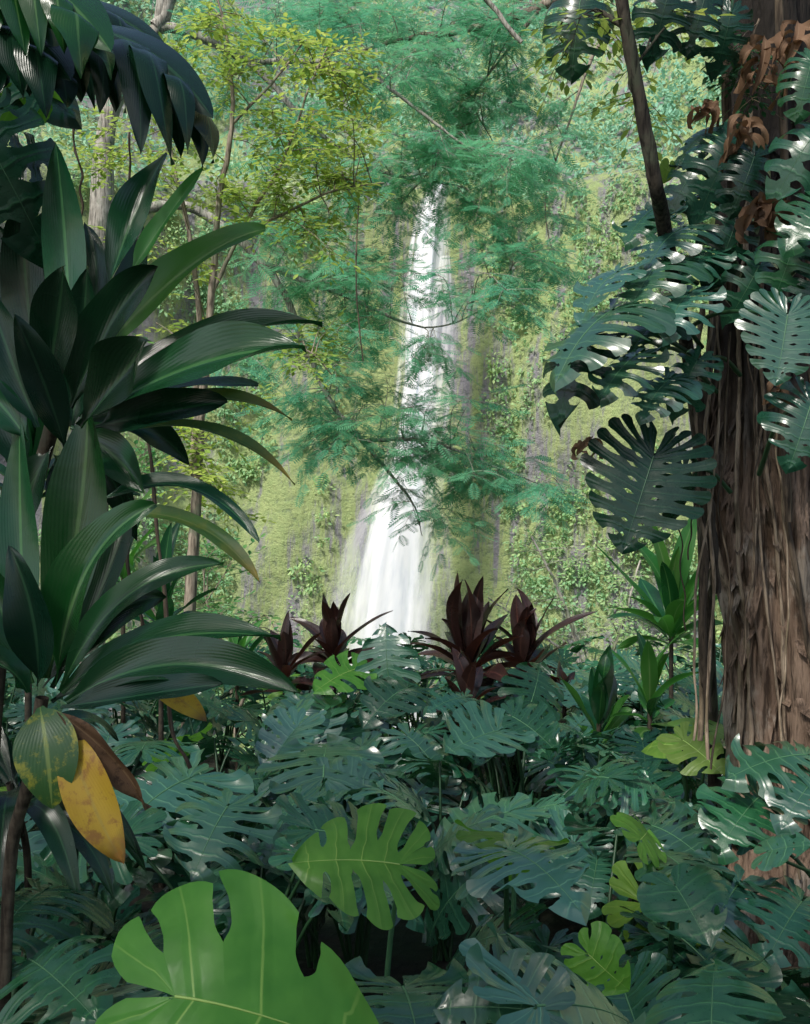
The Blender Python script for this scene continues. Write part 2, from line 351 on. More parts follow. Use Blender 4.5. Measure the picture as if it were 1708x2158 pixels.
tree('feathery_tree','tall tree with pale smooth trunk at left and feathery blue-green foliage across the gorge','tree',at(215,1500,Yt)[:2]+(-6,),
 [[(225,250,Yt,.10),(330,60,Yt,.08),(520,130,Yt,.05),(660,270,Yt,.035),(800,360,Yt,.025),(960,390,Yt,.012)],
  [(330,60,Yt,.09),(430,-120,Yt,.08),(700,-160,Yt,.07),(960,-60,Yt,.04),(1100,90,Yt,.03)],
  [(215,480,Yt,.09),(380,430,Yt,.07),(560,560,Yt,.055),(640,720,Yt,.045),(700,850,Yt,.038),(790,960,Yt,.028),(870,1060,Yt,.014),(890,1130,Yt,.005)],
  [(520,130,Yt,.045),(740,140,Yt,.028),(890,240,Yt,.022),(990,310,Yt,.016),(1090,330,Yt,.01)],
  [(560,560,Yt,.05),(720,620,Yt,.03),(900,690,Yt,.012),(1050,640,Yt,.008)],
  [(760,930,Yt,.03),(900,930,Yt,.022),(1060,990,Yt,.016),(1190,1040,Yt,.008)]],
 [(520,50,140,70,1.2,Yt),(650,60,120,70,1.3,Yt),(820,160,100,70,1.3,Yt),(700,250,120,70,.9,Yt),(560,300,140,90,.9,Yt+1),(440,200,140,120,.9,Yt+1.2),
  (880,300,90,50,1.3,Yt),(920,365,60,18,.8,Yt),(1010,330,90,60,1.6,Yt),(1110,380,80,70,1.4,Yt),(1010,470,60,60,1.4,Yt),(1090,520,90,60,1.5,Yt),(760,380,70,50,1.2,Yt),(640,430,110,70,1.2,Yt),(760,500,60,70,1.2,Yt),
  (600,600,110,70,1.3,Yt),(720,620,90,60,1.4,Yt),(770,560,50,50,.9,Yt),(1040,620,90,50,1.2,Yt),(780,700,60,50,1.2,Yt),(690,740,70,60,.8,Yt),(870,600,50,60,.6,Yt),(880,740,50,50,.7,Yt),
  (790,820,90,40,1.3,Yt),(880,870,90,35,1.4,Yt),(640,900,80,50,.8,Yt),(730,930,90,50,1.2,Yt),(860,950,90,35,1.6,Yt),(980,960,110,50,1.5,Yt),(920,1030,90,30,.9,Yt),(1080,1010,90,50,1.1,Yt),(1060,1090,100,40,.6,Yt),(1000,800,60,40,.5,Yt),(980,1130,60,40,.3,Yt),(560,760,80,60,.7,Yt)],
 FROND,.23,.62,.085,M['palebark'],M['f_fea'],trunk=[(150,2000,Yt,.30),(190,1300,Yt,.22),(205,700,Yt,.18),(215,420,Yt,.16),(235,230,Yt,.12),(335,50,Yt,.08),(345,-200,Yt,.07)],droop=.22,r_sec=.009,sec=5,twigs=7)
Yr=17
tree('feathery_tree','feathery green tree reaching in over the top from the right behind the thick trunk','tree',at(1560,1500,Yr)[:2]+(-6,),
 [[(1560,-260,Yr,.16),(1400,-120,Yr,.12),(1140,15,Yr,.075),(980,65,Yr,.05),(860,80,Yr,.035),(740,115,Yr,.02)],
  [(1140,15,Yr,.04),(1060,120,Yr,.02),(1000,210,Yr,.014),(1040,300,Yr,.008)],[(1400,-120,Yr,.06),(1260,100,Yr,.03),(1200,260,Yr,.018),(1150,420,Yr,.012),(1170,560,Yr,.008)]],
 [(800,30,110,50,1.2,Yr),(960,30,110,50,1.3,Yr),(1090,60,80,60,1.1,Yr),(920,150,110,60,1.2,Yr),(1030,180,80,60,1.1,Yr),(960,240,100,40,1,Yr),(1130,250,70,60,.8,Yr),(1150,430,50,80,.7,Yr),(1150,600,50,60,.5,Yr),(680,20,80,40,1,Yr)],
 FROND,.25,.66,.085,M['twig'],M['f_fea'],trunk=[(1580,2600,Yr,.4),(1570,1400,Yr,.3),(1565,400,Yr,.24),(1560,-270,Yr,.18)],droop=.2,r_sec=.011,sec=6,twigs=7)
Yy=9.0
tree('small_leaved_tree','slender pale-stemmed tree with small sunlit yellow-green leaves left of the waterfall','tree',at(430,1500,Yy)[:2]+(0,),
 [[(418,1000,Yy,.04),(432,800,Yy,.034),(446,620,Yy,.03),(462,430,Yy,.026),(490,260,Yy,.02),(480,90,Yy,.012),(455,-20,Yy,.008)],
  [(405,1000,Yy+.1,.03),(420,700,Yy+.1,.025),(400,500,Yy,.02),(360,300,Yy,.014),(372,100,Yy,.008)],
  [(446,620,Yy,.02),(520,470,Yy,.016),(600,330,Yy,.012),(650,190,Yy,.009),(690,100,Yy,.006)],
  [(500,500,Yy,.016),(600,450,Yy,.012),(710,400,Yy,.009),(810,385,Yy,.005)],
  [(490,260,Yy,.014),(570,180,Yy,.011),(640,90,Yy,.007)],[(440,700,Yy,.015),(540,700,Yy,.011),(650,740,Yy,.008),(700,790,Yy,.005)],[(432,820,Yy,.014),(380,720,Yy,.01),(330,680,Yy,.006)]],
 [(480,70,70,40,.8,Yy),(600,100,80,50,.9,Yy),(700,150,90,60,1.2,Yy),(620,220,90,60,1.0,Yy),(760,200,60,60,.9,Yy),(700,290,90,50,1.2,Yy),(560,330,80,50,1.,Yy),(480,190,60,70,.8,Yy),(400,80,60,50,.7,Yy),(380,200,50,70,.7,Yy),(340,330,50,60,.8,Yy),(650,380,80,40,1.0,Yy),(760,390,70,30,1.1,Yy),(560,450,90,40,1.,Yy),(680,520,70,25,.9,Yy),(440,420,60,50,.7,Yy),(240,420,40,80,.9,Yy+.5),
  (380,560,40,40,.6,Yy),(660,760,60,30,.8,Yy),(690,690,30,20,.4,Yy),(380,680,50,30,.6,Yy),(470,640,50,50,.5,Yy),(400,960,50,60,.8,Yy),(460,1060,50,60,.8,Yy),(380,1050,50,50,.7,Yy),(210,330,40,40,.7,Yy),(500,880,50,60,.5,Yy)],
 LEAF,.070,.30,.034,M['twig'],M['f_yel'],trunk=[(395,1640,Yy,.055),(400,1300,Yy,.05),(412,1100,Yy,.045),(418,980,Yy,.04)],droop=.05,r_sec=.006,sec=5,twigs=9,tr=.0025,depth=.4)
Yp=11.5
tree('pale_twiggy_shrub','pale bare-twigged shrub with sparse lime leaves right of the waterfall foot','shrub',at(1230,1500,Yp)[:2]+(-2,),
 [[(1230,1560,Yp,.03),(1220,1380,Yp,.025),(1180,1250,Yp,.018),(1120,1130,Yp,.01)],[(1230,1500,Yp,.022),(1300,1350,Yp,.018),(1350,1180,Yp,.01)],[(1225,1400,Yp,.02),(1130,1330,Yp,.012),(1030,1260,Yp,.007)],[(1240,1450,Yp,.02),(1320,1420,Yp,.014),(1400,1330,Yp,.008)]],
 [(1100,1180,80,50,.6,Yp),(1210,1220,80,70,.6,Yp),(1330,1260,70,70,.8,Yp),(1060,1290,70,50,.7,Yp),(1180,1330,70,60,.9,Yp),(1290,1380,80,50,1.1,Yp),(1210,1440,90,40,1.2,Yp),(1370,1420,50,50,1,Yp)],
 LEAF,.055,.36,.05,M['whitetwig'],M['f_pale'],droop=.0,r_sec=.007,sec=5,twigs=8,tr=.003,depth=.5)
Yl=11
tree('leafy_bush','green leafy bush on the gorge edge behind the left ti plants','shrub',at(480,1500,Yl)[:2]+(-2,),
 [[(500,1560,Yl,.03),(480,1400,Yl,.02),(430,1250,Yl,.012)],[(500,1500,Yl,.02),(560,1380,Yl,.014),(600,1330,Yl,.01)],[(480,1450,Yl,.02),(330,1300,Yl,.014),(240,1100,Yl,.01)]],
 [(330,1000,60,90,.8,Yl),(250,950,60,90,1,Yl),(470,1200,60,50,.9,Yl),(400,1280,90,60,1.2,Yl),(500,1340,70,40,1.2,Yl),(560,1420,70,40,1.2,Yl),(250,1200,80,90,1,Yl),(330,780,60,80,.6,Yl)],
 LEAF,.08,.4,.05,M['twig'],M['f_mid'],droop=.0,r_sec=.008,sec=5,twigs=8,tr=.003,depth=.4)
Ye=9.6
tree('leafy_bush','low green bush along the gorge edge right behind the burgundy ti plants','shrub',at(900,1560,Ye)[:2]+(-.3,),
 [[(900,1620,Ye,.02),(800,1520,Ye,.012),(680,1460,Ye,.006)],[(900,1620,Ye,.02),(1000,1520,Ye,.012),(1130,1460,Ye,.006)],[(900,1620,Ye,.02),(900,1500,Ye,.01),(890,1450,Ye,.006)]],
 [(700,1480,90,50,1.6,Ye),(830,1465,80,50,1.8,Ye),(940,1470,80,50,1.8,Ye),(1060,1480,80,50,1.6,Ye),(1180,1500,80,50,1.6,Ye),(880,1560,150,40,1.8,Ye),(1080,1580,120,40,1.5,Ye),(1300,1530,80,50,1.2,Ye)],
 LEAF,.085,.34,.045,M['twig'],M['f_mid'],droop=.0,r_sec=.008,sec=6,twigs=9,tr=.003,depth=.3)
ct=thing('added_shade_canopy','unseen dark-leaved tree added above the viewpoint to shade the foreground','tree',(-6,-5,0))  # out-of-view tree, added to shade the leaf carpet below
g=Geo(); g.tube(curve([(-6,-5,-.2),(-5.9,-4.8,3),(-5.2,-4,7)],14),[.4-.014*i for i in range(14)],12,.05); mk('trunk',g.arr(),g.F,M['darkbark'],ct)
g=Geo(); pts=[]
for k in range(16):
    e=Vector((R.uniform(-9,4),R.uniform(-8,2),R.uniform(7.2,9))); g.tube(curve([(-5.2,-4,6.8),Vector((-5.2,-4,6.8)).lerp(e,.5)+Vector((0,0,.8)),e],10),[.12-.011*i for i in range(10)],6)
for k in range(72): pts.append((Vector((R.uniform(-9,1),R.uniform(-8,1.5),R.uniform(7,9))),R.uniform(.6,1.1)))
mk('branches',g.arr(),g.F,M['darkbark'],ct)
v_,f_=clumps(pts,24,1,.42); mk('foliage',v_,f_,M['f_dark'],ct,smoothed=False)
# ------------------------------------------------------------------ monstera leaf variants
RA=[0,8,20,40,60,90,120,145,160,172]; RR=[1.0,.93,.84,.76,.70,.63,.57,.50,.42,.27]
def monstera(N,ts,gs,hole,sd,td,fold,seed,curl=.05,nr=20,nc=5,wx=1.,tsj=(-.08,.12),rib=.005,lj=.06):
    r=random.Random(seed); V=[];UV=[];F=[]
    def zf(x,y): return fold*abs(x)-sd*x*x-td*max(0,y)**2-.25*sd*min(0,y)**2
    def bend(x,y):
        if sd<.9: return x*wx,y,zf(x,y)
        ax=abs(x)*wx; k=sd*1.35; th=ax*k
        return math.copysign(math.sin(min(th,1.5))/k,x),y,-(1-math.cos(min(th,1.5)))/k-max(0,th-1.5)/k-td*max(0,y)**2
    tsb=[2.0]+[ts+r.uniform(*tsj) for _ in range(N-1)]+[2.0]
    if N>5: tsb[1]=.75
    gsb=[gs*r.uniform(.7,1.3) for _ in range(N+1)]
    hb=[hole*(r.random()<.8) for _ in range(N+1)]; h0=[r.uniform(.10,.2) for _ in range(N+1)]
    def gap(b,t):
        if b==0 or b==N: return 0
        if t>tsb[b]:
            q=(t-tsb[b]); return gsb[b]*math.sqrt(min(1,q/.12))*(1-.35*smooth(.75,1,t))
        if hb[b] and b>1:
            q=(t-h0[b])/.13
            if 0<q<1: return .15*math.sin(math.pi*q)*hb[b]
        return 0
    for s in(-1,1):
        lobe_r=[(r.uniform(-1,1),r.uniform(-1,1),r.uniform(-lj,lj)) for _ in range(N)]
        for k in range(N):
            lr=lobe_r[k]; ids=[]
            for i in range(nr+1):
                t=i/nr; row=[]
                for j in range(nc+1):
                    c=j/nc; u=(k+gap(k,t)+(1-gap(k,t)-gap(k+1,t))*c)/N
                    e=abs(2*c-1)**2.5; tt=t*(1+lr[2]*t)
                    if (c<.5 and tsb[k]<1) or (c>.5 and tsb[k+1]<1): tt-=.085*e*smooth(.7,1,t)
                    a=(1-u)*172; rad=np.interp(a,RA,RR); a=math.radians(a)
                    P=(rad*math.sin(a),rad*math.cos(a)); m=max(0,(u-.28)/.72)**1.1*.96
                    C=(P[0]*.58,m+(P[1]-m)*.33-.02)
                    x=2*tt*(1-tt)*C[0]+tt*tt*P[0]; y=(1-tt)**2*m+2*tt*(1-tt)*C[1]+tt*tt*P[1]
                    x,y,z=bend(x,y)
                    z+=rib*(1-math.cos((c-.5)*2*math.pi))*smooth(0,.35,t)
                    if 0<k: z+=curl*(lr[0]*t*t*.8+lr[1]*(c-.5)*t*t*.9)*(1 if tsb[k]<1 else .3)*smooth(min(tsb[k],tsb[k+1],.6),1,t)
                    V.append((x*s,y,z)); UV.append((k+c,t)); row.append(len(V)-1)
                ids.append(row)
            for i in range(nr):
                for j in range(nc):
                    q=(ids[i][j],ids[i][j+1],ids[i+1][j+1],ids[i+1][j])
                    F.append(q if s>0 else q[::-1])
    from collections import defaultdict
    D=defaultdict(list)
    for i,v in enumerate(V): D[(round(v[0],4),round(v[1],4))].append(i)
    V=[list(v) for v in V]
    for ii in D.values():
        if len(ii)>1:
            z=sum(V[i][2] for i in ii)/len(ii)
            for i in ii: V[i][2]=z
    me=bpy.data.meshes.new('monstera_leaf'); me.from_pydata(V,[],F)
    l=me.uv_layers.new(name='UVMap')
    idx=np.empty(len(me.loops),dtype=np.int32); me.loops.foreach_get('vertex_index',idx)
    l.data.foreach_set('uv',np.array(UV,dtype=np.float32)[idx].ravel())
    import bmesh
    bm=bmesh.new(); bm.from_mesh(me); bmesh.ops.remove_doubles(bm,verts=bm.verts,dist=.0006)
    for f in bm.faces: f.smooth=True
    bm.normal_update(); bm.to_mesh(me); bm.free(); me.materials.append(M['mon'])
    g=Geo(); n=9; g.tube([(0,i/n*.95,zf(0,i/n*.95)+.002) for i in range(n+1)],[.009*(1-.85*i/n) for i in range(n+1)],5)
    rb=bpy.data.meshes.new('monstera_midrib'); rb.from_pydata(g.arr().tolist(),[],g.F); rb.polygons.foreach_set('use_smooth',[True]*len(rb.polygons)); rb.materials.append(M['rib'])
    return me,rb
VAR=[monstera(8,.34,.15,1,.35,.30,.10,1,.12),monstera(9,.28,.17,1,.50,.45,.05,2,.15),monstera(7,.40,.14,1,.15,.20,.22,3,.08),monstera(9,.26,.19,.8,.65,.40,.10,4,.17),monstera(8,.32,.16,1,.3,.6,.14,5,.12),
     monstera(8,.25,.21,.8,.4,.35,.0,6,.19),
     monstera(6,.26,.16,0,.30,.25,.14,7,.14,nc=7,tsj=(-.08,.15),lj=.12), monstera(4,.5,.14,.4,.3,.3,.1,8,.10,nc=6,tsj=(-.15,.5),lj=.1), monstera(3,2,.0,0,.3,.35,.15,9,.03,nc=8),
     monstera(11,.40,.15,1,.15,.2,.06,10,.05),
     monstera(8,.20,.25,.3,1.5,.5,.0,11,.12),monstera(7,.24,.23,.3,1.1,.9,.0,12,.16),
     monstera(4,.30,.12,0,.45,.80,.16,23,.20,nc=9,nr=26,tsj=(-.04,.16),lj=.14)]
def setmat(o,m):
    o.material_slots[0].link='OBJECT'; o.material_slots[0].material=m
def mleaf(root,P,tip,nrm,size,var,mat='mon',stalk=None,label=None,sr=.007,name='leaf'):
    P=Vector(P); Y=Vector(tip).normalized(); Z=Vector(nrm); X=Y.cross(Z).normalized(); Z=X.cross(Y)
    Mx=Matrix(((X.x,Y.x,Z.x,P.x),(X.y,Y.y,Z.y,P.y),(X.z,Y.z,Z.z,P.z),(0,0,0,1)))@Matrix.Scale(size,4)
    me,rb=VAR[var]
    o=bpy.data.objects.new(name,me); COL.objects.link(o); o.parent=root; setmat(o,M[mat])
    o.matrix_basis=Matrix.Translation(-Vector(root.location))@Mx
    if label:o['label']=label
    q=bpy.data.objects.new('midrib',rb); COL.objects.link(q); q.parent=o; setmat(q,M['riblime' if mat in('lime','yell') else 'ribdark' if mat=='dark' else 'rib'])
    if stalk is not None:
        st=Vector(stalk); d=P-st; m=st.lerp(P,.55)+Vector((0,0,.10*d.length))+Vector((-d.x,-d.y,0))*.12
        C=curve([st,m,P-Y*.02*size],9); g=Geo(); g.tube(C,[sr*(1.5-.7*i/8) for i in range(9)],6)
        mk('stalk',g.arr(),g.F,M['stalk'] if mat!='lime' else M['rib'],o,inv=Mx.inverted())
    return o
def hero(root,b,t,Yb,Yt,n,var,mat,stalk=None,label=None,k=1.0,sr=.007):
    P=at(b[0],b[1],Yb); Q=at(t[0],t[1],Yt); d=Q-P
    return mleaf(root,P,d,n,d.length*k,var,mat,stalk,label,sr)
GRP='monstera plants of the leaf carpet'
def hplant(label,bx,by,leaves,cat='monstera'):
    r=thing('monstera_plant',label,cat,(bx,by,ground_z(bx,by)))
    for L in leaves:
        hero(r,*L[:7],stalk=(bx+R.uniform(-.05,.05),by+R.uniform(-.05,.05),ground_z(bx,by)),**(L[7] if len(L)>7 else {}))
    return r
hplant('monstera with big bright lime leaf facing the viewer, nearest of all at bottom left',-.36,1.75,[((370,2100),(790,2150),1.5,1.42,(-.2,-.72,.66),12,'lime',dict(sr=.006,k=.93))])
hplant('lime green monstera with broad fan leaf on tall stalk, centre foreground',-.05,3.1,[((842,1822),(630,1785),2.85,2.75,(-.15,-.62,.78),6,'lime',dict(k=1.0)),((850,2080),(900,2160),2.5,2.2,(.1,-.3,1),1,'mon',dict(k=1.2))])
hplant('monstera with two folded lime lobes rising behind a blue-green leaf right of centre',.35,3.3,[((1085,1768),(1100,1700),3.1,3.45,(0,-.5,.85),12,'lime',dict(k=.75)),((1070,1790),(1250,1830),2.9,2.6,(.1,-.4,.9),1,'mon2',dict(k=.8))])
hplant('monstera with smooth mid-green heart leaf at lower right',.75,3.2,[((1425,1868),(1480,1950),2.9,2.75,(-.1,-.8,.5),7,'mon',dict(k=1.2)),((1350,1770),(1400,1720),3.3,3.5,(.1,-.8,.4),7,'lime',dict(k=.7)),((1440,1830),(1350,1730),3.3,3.6,(.2,-.6,.8),0,'mon2',dict(k=.8))])
hplant('small monstera with upright lime leaf turned sideways, lower right',.45,2.6,[((1240,2010),(1345,2115),2.35,2.3,(-.4,-.85,.3),7,'lime',dict(k=.8))])
hplant('monstera with wide blue-green leaf spread along the bottom edge',.4,2.0,[((1130,2120),(1400,2090),1.95,2.1,(-.05,-.6,.8),5,'mon2',dict(k=.95)),((1130,2130),(920,2100),1.95,1.95,(.1,-.6,.8),6,'mon2',dict(k=1.0)),((1500,2180),(1500,1950),1.9,2.1,(-.35,-.9,.2),6,'mon',dict(k=.8))])
hplant('blue-green monstera in the bottom left corner',-.9,2.2,[((200,2150),(130,2010),2.0,2.3,(.2,-.6,.8),6,'mon2',dict(k=.8)),((60,2120),(-60,2180),2.1,1.9,(-.1,-.6,.8),5,'mon',{}),((300,2000),(150,1950),2.4,2.6,(0,-.5,.8),1,'dark',dict(k=.8)),((90,1880),(-20,1930),2.3,2.1,(-.1,-.5,.8),3,'dark',dict(k=1.2)),((60,2020),(160,2070),2.1,1.95,(.1,-.6,.8),3,'mon',dict(k=1.1))])
hplant('monstera with pale-ribbed leaf tipped towards the viewer left of centre',-.35,4.6,[((682,1640),(690,1480),4.3,4.8,(0,-.45,.85),0,'mon2',dict(k=.75)),((680,1650),(850,1650),4.3,4.2,(.1,-.4,.9),2,'mon2',dict(k=.75)),((560,1640),(420,1640),4.4,4.3,(-.1,-.4,.9),1,'mon',dict(k=.85))])
hplant('large silvery monstera with long slits at left middle',-1.2,4.0,[((400,1640),(230,1700),3.9,3.6,(-.05,-.45,.9),1,'mon2',dict(k=1.1)),((480,1700),(400,1810),3.6,3.3,(.1,-.35,.9),5,'mon2',dict(k=.95)),((300,1580),(330,1500),4.2,4.6,(0,-.35,.9),3,'mon',dict(k=.8))])
hplant('monstera with leaf raised like a fan in front of the waterfall foot',-.1,6.4,[((820,1430),(805,1330),6.1,6.1,(-.35,-.85,.3),0,'mon2',dict(k=1.15)),((860,1450),(770,1470),6,5.7,(0,-.5,.9),4,'mon',dict(k=.9)),((750,1410),(650,1440),6.2,6,(0,-.35,.9),6,'lime',dict(k=.9))])
hplant('dark green monstera leafing out below the burgundy ti plants',.55,5.1,[((1050,1540),(940,1565),4.9,4.7,(0,-.45,.85),2,'mon2',dict(k=1.0)),((1080,1510),(1180,1560),5,4.8,(0,-.5,.85),0,'mon',dict(k=.95)),((1120,1480),(1140,1420),5.6,5.7,(.3,-.8,.5),0,'mon',dict(k=1.6)),((980,1470),(890,1470),5.6,5.4,(0,-.45,.85),3,'mon',dict(k=.8))])
hplant('monstera with sunlit yellow-green leaves at the foot of the thick trunk',1.3,5.0,[((1440,1560),(1550,1630),4.7,4.5,(-.1,-.5,.85),6,'yell',dict(k=.8)),((1500,1540),(1560,1515),5,5.2,(0,-.4,.9),7,'yell',dict(k=1.1)),((1420,1570),(1340,1560),4.9,5.0,(0,-.4,.9),8,'lime',dict(k=.9))])
hplant('monstera with broad blue-green leaves crossing the trunk at the right edge',1.75,4.0,[((1700,1590),(1530,1590),3.9,3.8,(0,-.35,.95),5,'mon2',dict(k=.95)),((1720,1640),(1650,1700),3.8,3.6,(.1,-.3,.95),1,'mon2',dict(k=.9)),((1620,1795),(1740,1750),3.5,3.4,(-.2,-.4,.9),7,'mon2',dict(k=.7)),((1540,1710),(1440,1740),4,3.9,(0,-.45,.9),3,'mon',dict(k=1.0)),((1600,1680),(1530,1740),3.9,3.7,(0,-.5,.85),1,'mon',dict(k=1.1)),((1560,1860),(1500,1930),3.5,3.3,(0,-.5,.85),5,'mon2',dict(k=1.1)),((1690,1900),(1640,1960),3.4,3.2,(0,-.5,.85),3,'mon',dict(k=1.1))])
hplant('monstera with drooping leaf in the middle right of the carpet',.9,4.2,[((1290,1650),(1400,1630),4,4,(0,-.45,.9),1,'mon2',dict(k=1.0)),((1285,1640),(1160,1610),4,4.2,(0,-.5,.85),4,'mon',dict(k=.9))])
y=2.3
ORD=['first','second','third','fourth','fifth','sixth','seventh','eighth','ninth','tenth','eleventh','twelfth','thirteenth']
ri=0
while y<9.3:
    hw=.369*y+.45; n=max(3,int(round(2*hw/.86)))
    for i in range(n):
        x=-hw+2*hw*(i+.5)/n+R.uniform(-.2,.2); yy=y+R.uniform(-.2,.2)
        if (Vector((x,yy))-Vector((1.72,4.6))).length<.4 or (x>1.4 and 3.3<yy<4.6): continue
        lab='monstera plant %s from left in the %s row of the leaf carpet'%(ORD[i],ORD[ri])
        r=thing('monstera_plant',lab,'monstera',(x,yy,ground_z(x,yy)),GRP)
        nl=R.choice([10,11,12]) if y<6.5 else R.choice([9,10,11]); a0=R.uniform(0,6.28)
        base=R.choice(['mon','mon','mon2','mon2','mon'])
        for j in range(nl):
            a=a0+j*2.4+R.uniform(-.3,.3); rad=R.uniform(.10,.48); low=R.random()<.28
            h=(R.uniform(.25,.48) if low else R.uniform(.56,.88))-(.10 if y<3 else 0)
            P=Vector((x+math.cos(a)*rad,yy+math.sin(a)*rad*.9-.03,h)); 
            if P.y<1.95: P.y=1.95+R.random()*.2
            out=Vector((math.cos(a),math.sin(a)-.3,0)).normalized(); dr=R.uniform(-.1,.7)
            tip=out+Vector((0,0,-dr)); nr=Vector((0,-.22,1))+out*R.uniform(0,.6)+Vector((R.gauss(0,.30),R.gauss(0,.24),0))
            mt=base if R.random()<.6 else R.choice(['mon','mon2','dark','mon'])
            if low: mt='dark'  # deep leaves take the darkest green, painting shade into the carpet gaps
            elif R.random()<.018: mt='lime'
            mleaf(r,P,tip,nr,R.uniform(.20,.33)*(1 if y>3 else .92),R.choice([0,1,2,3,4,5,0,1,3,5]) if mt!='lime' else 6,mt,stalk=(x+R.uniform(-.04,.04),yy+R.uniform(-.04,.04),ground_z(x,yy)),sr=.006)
    y+=.64; ri+=1
# ------------------------------------------------------------------ ti leaves
def ribbon(p0,pm,p2,w,nrm,vfold=.25,wav=.0,twist=0,neck=.12,seed=0,nr=20,nc=6,sharp=1.):
    c=pm*2-(p0+p2)*.5; V=[];UV=[]
    for i in range(nr+1):
        t=i/nr; p=p0*(1-t)**2+c*(2*t*(1-t))+p2*t*t; tg=(c-p0)*(2*(1-t))+(p2-c)*(2*t); tg.normalize()
        n=Vector(nrm)
        ac=tg.cross(n)
        if ac.length<.05: ac=tg.cross(Vector((1,0,0)))
        ac.normalize(); n=ac.cross(tg)
        if twist:
            q=Matrix.Rotation(twist*t,3,tg); ac=q@ac; n=q@n
        prof=math.sin(math.pi*min(1,max(0,(t-neck*.6)/(1-neck*.6)))**.85)**.72 if t>neck*.6 else 0
        wd=w*.5*max(prof,.10 if t<.5 else 0)
        if t>.97 : wd=w*.5*prof*.8
        for j in range(nc+1):
            s=(j/nc)*2-1
            wv=wav*w*math.sin(t*9+s*2+seed)*abs(s)
            V.append(tuple(p+ac*(s*wd)+n*(abs(s)**1.2*wd*vfold+wv))); UV.append(((s+1)/2,t))
    F=[(i*(nc+1)+j,i*(nc+1)+j+1,(i+1)*(nc+1)+j+1,(i+1)*(nc+1)+j) for i in range(nr) for j in range(nc)]
    return V,F,UV
def rleaf(root,p0,pm,p2,w,nrm,mat,label=None,**kw):
    V,F,UV=ribbon(p0,pm,p2,w,nrm,**kw); return mk('leaf',V,F,M[mat],root,uv=UV,label=label)
def cane(root,pts,r0,r1,mat='cane'):
    g=Geo(); C=curve(pts,16); g.tube(C,[r0+(r1-r0)*i/15 for i in range(16)],10,.05); mk('stem',g.arr(),g.F,M[mat],root)
def px_leaf(root,b,m,t,w,Y,dm,dt,n,mat,label=None,**kw):
    rleaf(root,at(*b,Y),at(*m,Y+dm),at(*t,Y+dt),w*.88/FP*Y,n,mat,label,**kw)
up1=(-.05,-.95,.15); rt=(-.1,-.62,.75); rf=(0,-.9,.4)
T1=thing('ti_plant','tall dark ti plant at left edge with long leaves reaching right','ti plant',at(20,2158,2.25)[:2]+(0,))
cane(T1,[at(-10,2158,2.25)-Vector((0,0,.3)),at(-30,1900,2.3),at(10,1300,2.3),at(110,900,2.25),at(130,780,2.2)],.018,.014)
for a in [
 ((100,850),(60,640),(50,390),120,2.30,.05,.0,up1,'tid'),((150,800),(140,540),(118,298),104,2.22,.02,-.03,up1,'ti'),
 ((225,620),(285,450),(352,322),100,2.28,.02,.06,(-.3,-.9,.3),'ti'),((275,575),(345,470),(428,355),56,2.22,.0,.0,(-.3,-.9,.2),'til'),
 ((200,760),(390,570),(560,482),112,2.15,.0,.05,(.35,-.65,.7),'til'),((150,860),(230,690),(330,560),130,2.05,-.03,-.08,(-.2,-.9,.3),'tid'),
 ((90,880),(120,690),(135,560),120,2.0,-.05,-.1,up1,'tid'),
 ((190,840),(440,712),(680,684),92,2.12,.02,.0,(.05,-.75,.7),'ti'),((200,870),(430,765),(645,735),150,2.05,-.05,-.12,(.15,-.9,.5),'ti'),
 ((170,900),(260,790),(310,720),150,1.95,-.03,-.08,(-.2,-.9,.4),'tid'),((180,890),(370,820),(545,812),80,2.15,.05,.1,rt,'ti'),
 ((200,900),(340,870),(480,845),110,2.05,.0,.0,rf,'tid'),
 ((200,905),(430,838),(616,885),52,2.18,.05,.05,(0,-.55,.85),'tiy'),((190,930),(430,905),(622,1022),42,2.1,0,-.05,(.1,-.6,.75),'tiy'),
 ((200,1060),(390,1025),(547,1142),62,2.05,0,-.08,(.1,-.6,.75),'ti'),((230,1085),(410,1105),(548,1228),58,2.0,0,-.05,(.2,-.7,.7),'tiy'),
 ((80,900),(25,760),(-30,600),100,2.1,0,0,up1,'tid'),((150,900),(240,960),(305,1040),95,2.1,-.05,-.1,rf,'ti'),((60,930),(0,850),(-60,800),90,2.1,0,0,up1,'ti'),
 ((120,820),(30,600),(-10,470),110,2.4,0,0,up1,'tid'),((60,1000),(20,850),(60,700),120,2.35,0,0,up1,'tid'),((140,950),(90,800),(30,660),90,2.0,-.05,-.1,(.2,-.9,.3),'tid'),
 ((150,900),(170,760),(185,560),120,2.12,.0,-.04,up1,'tid'),((170,880),(220,700),(235,600),110,2.18,.0,-.04,up1,'tid'),((160,900),(300,900),(400,980),80,2.2,.1,.15,rf,'tid'),((120,850),(200,640),(180,470),90,2.35,.05,.1,up1,'tid'),((210,860),(330,760),(470,740),90,2.25,.05,.1,(0,-.8,.6),'tid'),
 ((120,960),(150,1060),(190,1180),100,2.25,.0,.05,rf,'tid'),((110,940),(60,1040),(20,1160),100,2.25,.0,.05,rf,'tid'),((150,930),(230,1000),(290,1140),80,2.3,.05,.1,rf,'tid'),((140,820),(260,640),(300,470),80,2.4,.05,.1,up1,'tid')]:
    px_leaf(T1,*a,wav=.09,seed=R.random()*6,vfold=R.uniform(.25,.65),twist=R.uniform(-.35,.35))
T2_=thing('ti_plant','lower ti plant at left with glossy fan of leaves and a yellow dying leaf','ti plant',at(40,2158,2.0)[:2]+(0,))
cane(T2_,[at(0,2158,2.05)-Vector((0,0,.3)),at(20,1850,2.05),at(60,1650,2.0),at(90,1470,1.98)],.012,.012)
